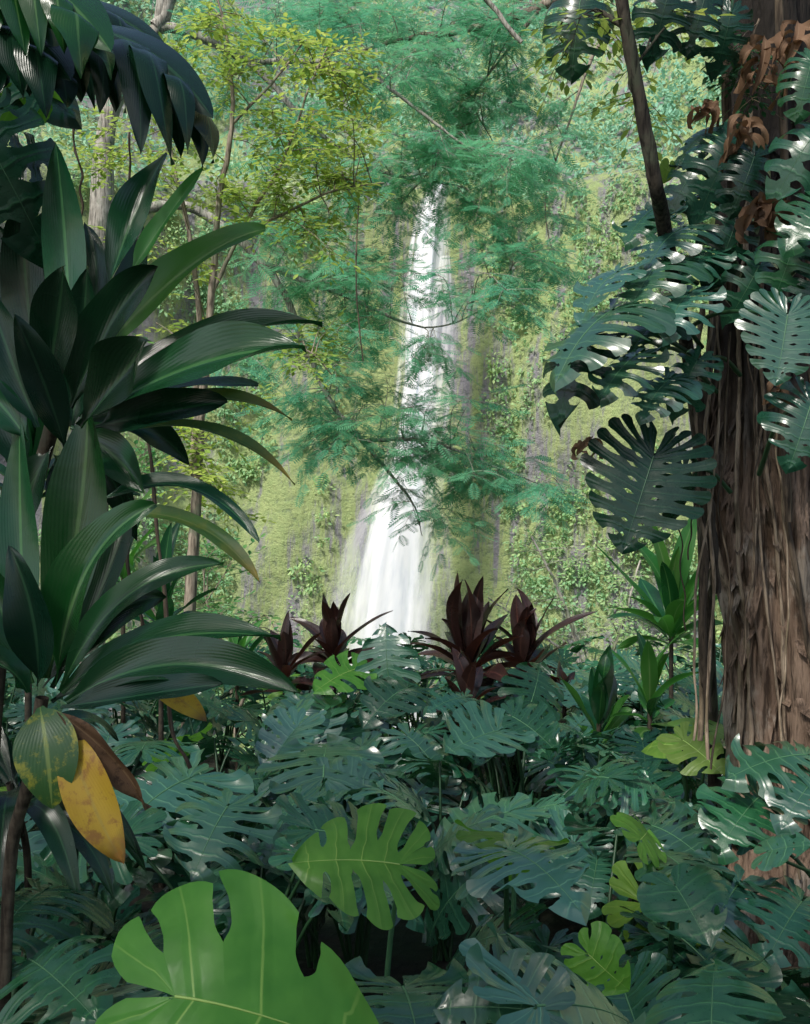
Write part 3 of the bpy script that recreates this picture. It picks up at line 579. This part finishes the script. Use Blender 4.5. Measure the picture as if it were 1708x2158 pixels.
for a in [
 ((60,1430),(45,1150),(42,868),100,2.05,.05,.05,up1,'ti'),((100,1430),(165,1110),(185,852),150,1.98,0,0,up1,'ti'),((120,1440),(185,1200),(328,1062),135,1.9,-.03,-.05,(-.3,-.9,.4),'ti'),
 ((130,1450),(270,1255),(472,1188),86,1.95,.0,.02,(.1,-.7,.7),'ti'),((130,1460),(330,1350),(592,1345),110,1.9,-.03,-.1,(0,-.72,.7),'ti'),
 ((140,1480),(370,1400),(634,1462),125,1.82,-.05,-.12,(.1,-.75,.65),'ti'),((130,1490),(300,1465),(470,1440),90,1.78,-.05,-.1,(.05,-.6,.8),'tid'),
 ((70,1440),(0,1280),(-70,1160),100,1.95,0,0,(.2,-.9,.3),'ti'),((60,1460),(0,1400),(-90,1400),90,1.9,-.05,-.1,(.1,-.7,.7),'ti'),((90,1450),(230,1300),(350,1260),100,2.1,.05,.1,rf,'tid'),
 ((80,1450),(70,1300),(20,1150),110,1.88,-.05,-.05,up1,'tid'),((120,1470),(300,1410),(560,1400),80,2.0,.0,.0,rt,'tid'),((110,1450),(230,1200),(260,1060),90,2.1,.05,.1,up1,'tid'),((110,1480),(260,1380),(420,1290),80,2.05,.05,.1,rf,'tid')]:
    px_leaf(T2_,*a,wav=.09,seed=R.random()*6,vfold=R.uniform(.25,.6),twist=R.uniform(-.3,.3))
px_leaf(T2_,(85,1490),(100,1590),(110,1705),150,1.86,-.05,-.05,(.1,-1,.15),'tim','mottled green and yellow hanging leaf',vfold=.15,neck=.05)
px_leaf(T2_,(140,1530),(190,1680),(262,1822),115,1.84,-.04,-.05,(.2,-1,.15),'tiyy','yellow dying leaf with brown tip',vfold=.25,neck=.05,wav=.10)
px_leaf(T2_,(120,1500),(240,1600),(312,1705),58,1.84,.0,.0,(.4,-.8,.3),'tib','withered brown hanging leaf',vfold=.9,neck=.02,twist=1.4,wav=.22)
px_leaf(T2_,(300,1430),(375,1470),(436,1520),60,1.95,.0,.0,(.3,-.9,.3),'tiyy','small yellow leaf',vfold=.2)
T3=thing('ti_plant','thin-stemmed dark ti plant low at the left edge','ti plant',at(10,2150,2.5)[:2]+(0,))
cane(T3,[at(30,2158,2.5)-Vector((0,0,.2)),at(60,1850,2.5),at(20,1650,2.45)],.009,.008)
for k in range(18):
    a=R.uniform(0,6.28); b=at(20+R.uniform(-15,30),1650+R.uniform(0,150),2.45); d=Vector((math.cos(a),math.sin(a)*.8,R.uniform(-.5,.8))).normalized(); L=R.uniform(.22,.36)
    rleaf(T3,b,b+d*L*.55+Vector((0,0,.04)),b+d*L+Vector((0,0,-.10)),.06,(0,-.5,.8),'tid',wav=.06,twist=R.uniform(-.4,.4))
def ti(label,head,n,L,w,mats,ground=None,spread=.55,lean=(0,0),group=None,name='ti_plant',jit=.12):
    gx,gy=(head.x+lean[0],head.y+lean[1]); r=thing(name,label,'ti plant',(gx,gy,ground_z(gx,gy)),group)
    cane(r,[Vector((gx,gy,ground_z(gx,gy)-.05)),Vector((gx,gy,head.z*.6)).lerp(head,.3),head],.014,.012)
    for i in range(n):
        f=i/(n-1); el=math.radians(86-spread*115*f+R.uniform(-12,12)); a=i*2.4+R.uniform(-.5,.5)
        d=Vector((math.cos(a)*math.cos(el),math.sin(a)*math.cos(el),math.sin(el))); l=L*R.uniform(.65,1.15)*(.75+.25*math.sin(math.pi*min(1,f+.3)))
        b=head-Vector((0,0,.14*f)); out=Vector((d.x,d.y,0))
        side=Vector((R.gauss(0,1),R.gauss(0,1),0))*jit*l
        rleaf(r,b,b+d*l*.52,b+d*l+out*.05*L-Vector((0,0,.22*l*f*R.uniform(.3,1.6)))+side,w*R.uniform(.7,1.15),Vector((-d.x*1.2,-d.y*1.2-.15,.8)) if out.length>.15 else (0,-1,.2),R.choice(mats),vfold=R.uniform(.15,.5),wav=.06,seed=i,nr=12,nc=4,twist=R.uniform(-.6,.6))
    return r
RD=['tir']; G1='burgundy ti plants above the leaf carpet'
ti('tallest burgundy ti plant, right of the waterfall foot',at(990,1395,6.6),28,.54,.120,RD,group=G1,spread=.68)
ti('burgundy ti plant leaning right, rightmost of the dark red ones',at(1105,1395,6.9),22,.48,.108,RD,group=G1,spread=.72)
ti('burgundy ti plant just left of the waterfall foot',at(705,1370,7.2),22,.42,.100,RD,group=G1,spread=.68)
ti('low spreading burgundy ti plant, leftmost of the dark red ones',at(600,1410,7.0),18,.38,.09,RD,group=G1,spread=.75)
ti('short burgundy ti plant half sunk in leaves under the tallest one',at(985,1480,6.2),14,.32,.085,RD,group=G1,spread=.75)
ti('small reddish ti plant low beside the green ti at right of centre',at(1190,1475,6.8),10,.28,.06,RD,group=G1,spread=.9)
ti('bright green ti plant glowing just left of the thick trunk',at(1415,1310,6.3),26,.62,.105,['til','til','til','ti'],spread=.62)
ti('green ti plant with broad upright leaves right of the burgundy ones',at(1262,1525,5.9),9,.46,.11,['ti','til'],spread=.4)
ti('mid-green ti plant below the bright one at the trunk',at(1370,1480,5.6),13,.38,.085,['til','ti','til'],spread=.7)
ti('green ti plant in the gap behind the tall left ti plant',at(340,1290,5.6),16,.50,.085,['ti','til','ti'],spread=.7)
ti('green ti plant deep at left under the small-leaved tree',at(260,1190,6.3),15,.55,.085,['ti','til'],spread=.6)
ti('shaded green ti plant at the far left edge',at(60,1000,4.2),16,.5,.10,['tid','ti'],spread=.75)
ti('light green ti plant between monstera leaves left of the burgundy ones',at(500,1400,7.6),13,.42,.08,['til','ti'],spread=.75)
# ------------------------------------------------------------------ big trunk on the right
TX=at(1625,1079,4.6).x; TY=4.75
tr=thing('thick_tree','thick reddish-brown tree trunk wrapped in roots at the right edge','tree',(TX+.05,TY,0))
TV=Geo(); V=[];F=[];ns=120;nh=200
def trunk_c(z): return TX+.14-.10*smooth(0,2.2,z)+.03*math.sin(z*2)-.03*smooth(2.5,4.5,z)
def trunk_r(z,th):
    r=.195+.15*math.exp(-max(0,z)*1.5)-.035*smooth(2.2,4.5,z)
    return r*(1+.11*math.sin(th*4+z*.5)+.07*math.sin(th*7-z*.9)+.28*noise.fractal(Vector((math.cos(th)*1.8,math.sin(th)*1.8,z*1.3)),1,2,5)+.05*noise.noise(Vector((math.cos(th)*9,math.sin(th)*9,z*1.6)))+.07*noise.noise(Vector((math.cos(th)*13,math.sin(th)*13,z*11))))
for i in range(nh+1):
    z=-.2+i/nh*6.2
    for k in range(ns):
        th=2*math.pi*k/ns; q=trunk_r(z,th)
        V.append((trunk_c(z)+math.cos(th)*q,TY+math.sin(th)*q,z))
for i in range(nh):
    for k in range(ns):
        k2=(k+1)%ns; F.append((i*ns+k,i*ns+k2,(i+1)*ns+k2,(i+1)*ns+k))
TV.add(V,F)
for k in range(220):
    z=R.uniform(.2,3.6); th=R.uniform(math.pi*.9,math.pi*1.95); r=trunk_r(z,th); a=Vector((trunk_c(z)+math.cos(th)*r,TY+math.sin(th)*r,z)); tang=Vector((-math.sin(th),math.cos(th),0)); o_=Vector((math.cos(th),math.sin(th),0))
    h=R.uniform(.04,.18); w_=R.uniform(.008,.04)
    TV.add([tuple(a-tang*w_-o_*.005),tuple(a+tang*w_-o_*.005),tuple(a+tang*w_*.6+Vector((0,0,-h*.6))+o_*.012),tuple(a+tang*w_*.2+Vector((0,0,-h))+o_*.03),tuple(a-tang*w_*.7+Vector((0,0,-h*.7))+o_*.015)],[(0,1,2,3,4)])
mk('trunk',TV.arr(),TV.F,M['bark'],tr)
g=Geo()
g.tube(curve([(TX,TY,5.6),(TX-.4,TY-.3,6.6),(TX-1.2,TY-.7,7.4)],10),[.18-.012*i for i in range(10)],10); g.tube(curve([(TX,TY,5.6),(TX+.5,TY+.2,6.7),(TX+1.3,TY-.2,7.6)],10),[.18-.012*i for i in range(10)],10)
mk('branches',g.arr(),g.F,M['bark'],tr)
CG='monstera vines climbing the thick trunk'
def climber(label,z,leaves,stem_pts=None,name='climbing_monstera'):
    r=thing(name,label,'monstera vine',(TX-.22,TY-.3,z),CG)
    if stem_pts:
        g=Geo(); C=curve([at(*p) for p in stem_pts],24); g.tube(C,[.018+.003*math.sin(i) for i in range(24)],8,.08); mk('vine_stem',g.arr(),g.F,M['darkroot'],r)
    for L in leaves:
        kw=dict(L[7]) if len(L)>7 else {}; s=kw.pop('s',None)
        if s is None: s=(min(1560,max(1470,L[0][0]+100)),L[0][1]+R.uniform(20,70),4.45)
        hero(r,*L[:7],stalk=at(*s),**kw)
    return r
climber('cluster of silvery split monstera leaves reaching left from the trunk',2.6,[
 ((1290,655),(1122,745),4.0,3.8,(-.45,-.35,.85),3,'mon2',dict(k=.9)),((1300,575),(1200,620),4.1,4.0,(-.4,-.35,.85),4,'mon2',dict(k=1.0)),
 ((1400,550),(1285,625),4.1,3.9,(-.3,-.45,.85),3,'mon2',dict(k=.8)),((1450,620),(1365,700),4.0,3.8,(-.2,-.5,.85),5,'mon2',dict(k=.72)),
 ((1230,715),(1130,815),4.1,3.9,(-.5,-.7,.4),11,'dark',dict(k=.8)),((1340,750),(1225,825),4.0,3.85,(-.3,-.45,.85),5,'mon2',dict(k=.76)),
 ((1410,800),(1315,875),4.05,3.9,(-.2,-.5,.8),3,'mon2',dict(k=.7)),((1380,680),(1290,740),4.15,4.0,(-.3,-.45,.85),3,'mon',dict(k=.8)),((1470,760),(1410,850),4.1,4.0,(-.1,-.7,.6),11,'mon',dict(k=.8))],
 [(1490,1500,4.45),(1480,1300,4.40),(1488,1100,4.42),(1480,900,4.40),(1500,700,4.42),(1520,500,4.4)])
climber('dark glossy monstera leaves crowding the upper left of the trunk',3.4,[
 ((1440,480),(1325,525),4.2,4.0,(-.3,-.4,.9),3,'mon2',dict(k=.8)),((1430,420),(1350,450),4.3,4.2,(-.3,-.5,.8),4,'mon2',dict(k=.85)),((1500,530),(1420,570),4.1,4,(-.1,-.6,.8),5,'mon',dict(k=.8)),
 ((1480,340),(1400,400),4.2,4.1,(-.2,-.8,.5),11,'mon',dict(k=.8)),((1500,270),(1420,300),4.3,4.2,(-.3,-.6,.7),10,'mon',dict(k=.9)),((1550,470),(1520,590),4.1,4,(.1,-.9,.3),11,'dark',dict(k=.8)),((1540,300),(1490,420),4.15,4,(0,-.9,.3),11,'dark',dict(k=.8)),((1600,560),(1560,650),4.05,3.95,(.1,-.9,.3),11,'mon',dict(k=.85)),((1590,330),(1560,430),4.05,3.95,(.1,-.9,.3),10,'dark',dict(k=.9)),((1380,440),(1290,490),4.3,4.15,(-.3,-.5,.8),5,'mon',dict(k=.8))],
 [(1540,620,4.42),(1545,400,4.42),(1530,200,4.42),(1530,-60,4.42)])
climber('single large round dark monstera leaf hanging flat towards the viewer',1.9,[((1378,962),(1310,1175),4.05,3.9,(-.12,-.97,.2),9,'dark',dict(k=.9,sr=.008,label='large round split leaf')),((1440,985),(1465,1110),4.3,4.25,(.4,-.8,.2),11,'dark',dict(k=.8))],
 [(1510,1250,4.42),(1500,1100,4.4),(1490,1000,4.4)])
climber('grey-green monstera leaves at the right edge in front of the trunk',2.5,[
 ((1660,665),(1640,810),3.7,3.6,(-.1,-.95,.25),9,'mon2',dict(k=.92,s=(1420,715,4.3))),((1710,850),(1670,980),3.7,3.6,(0,-.8,.6),3,'mon',dict(k=.9,s=(1600,1000,4.4))),
 ((1740,430),(1680,470),3.8,3.7,(-.1,-.7,.6),1,'mon',dict(k=1.2,s=(1650,560,4.4))),((1730,270),(1670,320),3.9,3.8,(-.1,-.8,.5),11,'mon',dict(k=1.2,s=(1650,400,4.4))),((1710,130),(1690,220),3.9,3.8,(-.1,-.9,.3),10,'mon',dict(k=.9,s=(1650,200,4.4))),((1740,570),(1700,670),3.9,3.8,(-.1,-.9,.3),3,'dark',dict(k=.9,s=(1650,600,4.4))),((1680,500),(1650,590),3.9,3.8,(-.1,-.9,.3),11,'mon',dict(k=1.0,s=(1650,500,4.4)))],
 [(1660,1100,4.42),(1650,800,4.42),(1655,400,4.44),(1640,-40,4.44)])
dl=climber('dead brown monstera leaves hanging from the top of the trunk',4.0,[((1410,350),(1400,410),4.3,4.3,(.5,-.8,.2),8,'yell',dict(k=.6))])
def dead(b,t,Y,n,L,w,lab=None):
    V=[];F=[];UV=[]; P0=at(*b,Y); P1=at(*t,Y-.03)
    def put(r):
        k=len(V); V.extend(r[0]); UV.extend(r[2]); F.extend([tuple(i+k for i in f) for f in r[1]])
    put(ribbon(P0,P0.lerp(P1,.5)+Vector((R.uniform(-.02,.02),-.03,0)),P1,w*1.2,(0,-1,.2),vfold=1.0,wav=.2,nr=10,nc=3))
    for i in range(n):
        f=.08+.85*i/n; s=1 if i%2 else -1; q=P0.lerp(P1,f); l=L*R.uniform(.6,1.2)*(1-.4*f)
        m=q+Vector((s*l*R.uniform(.25,.5),-.03+R.uniform(-.04,.03),-l*R.uniform(.05,.3))); e=q+Vector((s*l*R.uniform(.2,.7),R.uniform(-.05,.05),-l*R.uniform(.6,1.0)))
        put(ribbon(q,m,e,w*R.uniform(.7,1.5),(R.uniform(-.6,.6),-1,R.uniform(-.2,.6)),vfold=R.uniform(.4,1.3),wav=.35,twist=R.uniform(-2.2,2.2),seed=i,nr=10,nc=3,neck=.02))
    mk('leaf',V,F,M['dead'],dl,uv=UV,label=lab or 'withered brown leaf')
dead((1610,70),(1585,200),4.15,9,.20,.030); dead((1680,40),(1655,140),4.1,8,.18,.030); dead((1570,240),(1550,320),4.12,9,.17,.028); dead((1600,420),(1590,480),4.0,6,.12,.045,'curled pale brown withered leaf'); dead((1640,420),(1650,480),4.02,5,.11,.04); dead((1500,210),(1460,260),4.2,6,.12,.026); dead((1630,800),(1640,850),3.95,5,.08,.022); dead((1250,920),(1215,960),4.2,6,.08,.02)
climber('dark monstera leaves hanging into the top right of the view',4.4,[
 ((1225,-10),(1205,130),4.0,3.9,(-.1,-.92,.3),10,'mon',dict(k=.9,s=(1330,-120,4.2))),((1410,-20),(1385,90),4.0,3.9,(0,-.9,.3),11,'dark',dict(k=.8,s=(1500,-120,4.3))),((1490,-20),(1460,90),4.1,4.0,(0,-.9,.3),10,'dark',dict(k=.85,s=(1560,-100,4.3))),((1540,30),(1520,150),4.1,4.05,(0,-.9,.3),11,'dark',dict(k=.75,s=(1560,-100,4.3)))])
lt=thing('slender_tree','slender dark leaning tree stem left of the thick trunk','tree',at(1490,1700,5.2)[:2]+(0,))
g=Geo(); C=curve([at(1520,2000,5.2),at(1500,1500,5.2),at(1470,900,4.9),at(1400,480,4.2),at(1385,400,3.95),at(1352,230,3.9),at(1320,60,3.85),at(1290,-120,3.8)],44)
g.tube(C,[.034-.0003*i for i in range(44)],10,.09); mk('trunk',g.arr(),g.F,M['darkbark'],lt)
w=Geo();f=[]
grow([[(1320,60,3.9,.012),(1250,20,4,.008),(1190,40,4,.005)],[(1352,230,3.9,.010),(1330,160,4,.007),(1400,60,4,.004)]],[(1170,110,40,25,.8,4.2),(1240,40,40,30,.8,4.2),(1340,230,20,60,.5,4.2),(1420,30,40,30,.6,4.2)],LEAF,.05,.2,.03,w,f,r_sec=.004,sec=4,twigs=6,tr=.002,depth=.15)
mk('branches',w.arr(),w.F,M['darkbark'],lt); mk('foliage',f[0][0],f[0][1],M['f_yel'],lt,smoothed=False)
w=Geo();f=[]; sp=thing('creeper','small-leaved green creeper sprouting near the top of the thick trunk','creeper',at(1600,100,4.35)[:3])
grow([[(1560,200,4.38,.006),(1570,120,4.35,.005),(1600,40,4.35,.004)]],[(1570,90,30,40,1,4.3),(1600,180,30,40,1,4.3),(1520,120,20,30,.8,4.3)],LEAF,.04,.14,.03,w,f,r_sec=.003,sec=4,twigs=6,tr=.0015,depth=.05)
mk('stem',w.arr(),w.F,M['root'],sp); mk('foliage',f[0][0],f[0][1],M['f_dark'],sp,smoothed=False)
def cord(name,label,cat,C,r,mat,group,wig=.012):
    n=len(C); C=[c+Vector((noise.noise(Vector((i*.16,r*900,C[0][0]*9))),noise.noise(Vector((i*.16,5,C[0][0]*9))),0))*wig for i,c in enumerate(C)]
    g=Geo(); g.tube(C,[r*(1+.15*math.sin(i*.9)) for i in range(n)],7,.1); o=mk(name,g.arr(),g.F,M[mat]); o['label']=label; o['category']=cat
    if group:o['group']=group
RG='aerial roots running down the thick trunk'
rs=[(192,200,2.7,.5,.015,.01,'root','stout pale root against the left side of the trunk'),(224,216,3.6,.6,.010,.008,'root','root curving over the left third of the trunk'),
 (232,254,3.2,.4,.006,.008,'root','thin root crossing others low on the trunk'),(256,248,2.9,.3,.008,.008,'root','straight root down the middle of the trunk'),(272,282,3.0,.2,.011,.008,'darkroot','dark root right of the middle of the trunk'),(262,196,2.3,1.0,.006,.012,'root','slanting thin root sweeping down to the left'),(304,312,3.0,.4,.010,.005,'darkroot','outermost root at the right edge of the picture'),
 (240,268,3.0,1.4,.005,.01,'darkroot','wiry root slanting right across the upper trunk')]
for a,b,z0,z1,r,off,mt,lab in rs:
    C=[]
    for i in range(50):
        t=i/49; z=z0+(z1-z0)*t; th=math.radians(a+(b-a)*t+6*math.sin(t*7+a)); q=max(trunk_r(z,th+dd) for dd in(-.08,0,.08))+off+r*.5
        C.append(Vector((trunk_c(z)+math.cos(th)*q,TY+math.sin(th)*q,z)))
    cord('aerial_root',lab,'root',C,r,mt,RG,.015)
for pts,r,mt,lab in [([(1478,640,4.45),(1468,900,4.42),(1480,1180,4.42),(1476,1560,4.42)],.011,'root','leftmost stout pale root hanging beside the thick trunk'),([(1500,600,4.4),(1490,850,4.38),(1500,1200,4.36),(1492,1600,4.36)],.007,'root','pale root hanging close in front of the trunk edge'),
  ([(1455,760,4.4),(1462,1000,4.4),(1448,1180,4.4)],.003,'darkroot','short wiry dark root ending in mid-air left of the trunk'),([(1512,640,4.33),(1516,900,4.32),(1470,1250,4.32),(1465,1560,4.32)],.005,'root','loose root swinging left as it drops'),([(1540,700,4.30),(1520,1000,4.28),(1535,1300,4.26),(1500,1620,4.26)],.004,'darkroot','loose thin root hanging in front of the left third of the trunk'),
  ([(1432,930,4.42),(1430,1100,4.42),(1440,1330,4.42)],.003,'darkroot','thin dark root dropping behind the round leaf'),([(1580,640,4.28),(1590,1000,4.26),(1570,1400,4.24)],.003,'darkroot','thin dark vine hanging in front of the middle of the trunk'),([(1640,900,4.22),(1655,1200,4.22),(1645,1560,4.2)],.004,'root','thin pale vine low in front of the right half of the trunk')]:
    cord('aerial_root',lab,'root',curve([at(*p) for p in pts],46),r,mt,RG,.03)
VG='thin hanging vines'
for pts,lab,r in [([(157,260,2.7),(165,360,2.7),(175,470,2.7)],'short thin vine hanging under the top left leaves',.003),([(268,280,2.9),(272,420,2.9),(275,560,2.9)],'thin vine hanging beside the pale trunk',.003),
 ([(236,1000,3.2),(268,1150,3.2),(300,1330,3.2)],'brown liana slanting behind the left ti plants, left one',.006),([(300,800,3.3),(318,1000,3.3),(345,1250,3.3),(350,1500,3.3),(395,1620,3.3)],'long brown liana slanting down behind the left ti plants',.006),
 ([(755,420,12),(750,600,12),(765,760,12)],'bare vine hanging left of the waterfall',.008)]:
    cord('hanging_vine',lab,'vine',curve([at(*p) for p in pts],30),r,'darkroot',VG,.02)
# ------------------------------------------------------------------ overhead monstera at top left with its support
sv=thing('vine_covered_trunk','dark monstera vine with huge split leaves hanging into the top left corner','monstera vine',(-1.5,1.9,0))
g=Geo(); g.tube(curve([(-1.5,1.9,-.1),(-1.46,1.95,1.5),(-1.5,2,3),(-1.4,2,4.2)],20),[.07-.0015*i for i in range(20)],10,.06); mk('vine_stem',g.arr(),g.F,M['darkbark'],sv)
sa=(-1.45,2.0,3.2)
def drape(b,t,Y0,Y1,n,L,w,mat,lab,bw=3.0):
    V=[];F=[];UV=[]; P0=at(*b,Y0); P1=at(*t,Y1); bow=Vector((0,0,.05))
    MC=curve([P0,P0.lerp(P1,.5)+bow,P1],30)
    def put(r):
        k=len(V); V.extend(r[0]); UV.extend(r[2]); F.extend([tuple(i+k for i in f) for f in r[1]])
    put(ribbon(P0-(P1-P0)*.08,P0.lerp(P1,.5)+bow,P1,w*bw,(.1,-.75,.65),vfold=-.3,nr=22,nc=8,neck=-.3))
    ax=(P1-P0).normalized()
    for i in range(n):
        for s in(1,-1):
            f=.02+.92*(i+.5*(s<0))/n; q=MC[int(f*29)]; l=L*(.7+.4*math.sin(math.pi*min(1,f*1.1)))*(1-.30*f)*R.uniform(.8,1.2)
            side=Vector((0,-1,0)) if s>0 else Vector((.10,.8,.2))
            m=q+side*l*.30+ax*l*R.uniform(.15,.30)-Vector((0,0,l*.22)); e=q+side*l*.34+ax*l*R.uniform(.20,.45)-Vector((0,0,l*(.95 if s>0 else .75)))
            put(ribbon(q+Vector((0,0,-.002)),m,e,w*R.uniform(.75,1.25),(ax.x*.4+.2,-.75 if s>0 else -.5,.55),vfold=-.25,wav=.08,seed=i,nr=16,nc=5,neck=-.45,twist=R.uniform(-.5,.5)))
    o=mk('leaf',V,F,M[mat],sv,uv=UV,label=lab)
    g=Geo(); g.tube(curve([sa,Vector(sa).lerp(P0,.6)+Vector((0,0,.12)),P0],10),[.009-.0004*i for i in range(10)],7); mk('stalk',g.arr(),g.F,M['stalk'],o,inv=Matrix.Translation(Vector(sv.location)*-1))
drape((150,70),(450,250),1.95,1.85,5,.20,.062,'tid','dark leaf with long fingers hanging at the right of the cluster',2.2)
drape((-70,-70),(235,110),1.85,1.75,6,.15,.068,'ti','topmost glossy leaf with drooping fingers',2.6)
drape((40,20),(360,120),2.15,2.1,6,.22,.060,'tid','dark fingered leaf behind the others',2.2)
drape((-120,60),(150,170),1.9,1.8,5,.16,.066,'tid','dark fingered leaf at the left edge',2.6)
for L in [((-20,160),(130,255),2.3,2.3,(0,-.6,-.7),7,'lime',dict(k=.9)),((-60,250),(60,400),2.2,2.1,(.2,-.9,.3),11,'dark',dict(k=1.0)),((-60,340),(90,300),2.4,2.4,(0,-.9,.4),1,'dark',dict(k=1.1)),((-40,460),(70,560),2.5,2.4,(0,-.9,.3),0,'dark',dict(k=1.1)),((-60,120),(120,160),2.3,2.25,(.1,-.8,.5),1,'dark',dict(k=1.1))]:
    hero(sv,*L[:7],stalk=sa,sr=.006,**L[7])
# ------------------------------------------------------------------ light, sky, camera
w=bpy.data.worlds.new('World'); S.world=w; w.use_nodes=True; nt=w.node_tree
sk=nt.nodes.new('ShaderNodeTexSky'); sk.sky_type='NISHITA'; sk.sun_disc=False
EL=math.radians(48); RO=math.radians(215); sk.sun_elevation=EL; sk.sun_rotation=RO; sk.air_density=1.0; sk.dust_density=2.5
bg=nt.nodes['Background']; bg.inputs[1].default_value=.15; nt.links.new(sk.outputs[0],bg.inputs[0])
ld=bpy.data.lights.new('sun','SUN'); ld.energy=4.3; ld.angle=math.radians(8); ld.color=(1,.96,.88); so=bpy.data.objects.new('sun',ld); COL.objects.link(so)
dv=Vector((math.sin(RO)*math.cos(EL),math.cos(RO)*math.cos(EL),math.sin(EL))); so.rotation_euler=dv.to_track_quat('Z','Y').to_euler()
cd=bpy.data.cameras.new('camera'); cam=bpy.data.objects.new('camera',cd); COL.objects.link(cam); cam.location=(0,0,CZ); cam.rotation_euler=(math.radians(90),0,0)
cd.sensor_fit='VERTICAL'; cd.sensor_height=24; cd.lens=12/(1079/FP); cd.clip_end=600; cd.clip_start=.05; S.camera=cam
S.view_settings.view_transform='Standard'; S.view_settings.look='None'; S.view_settings.exposure=0
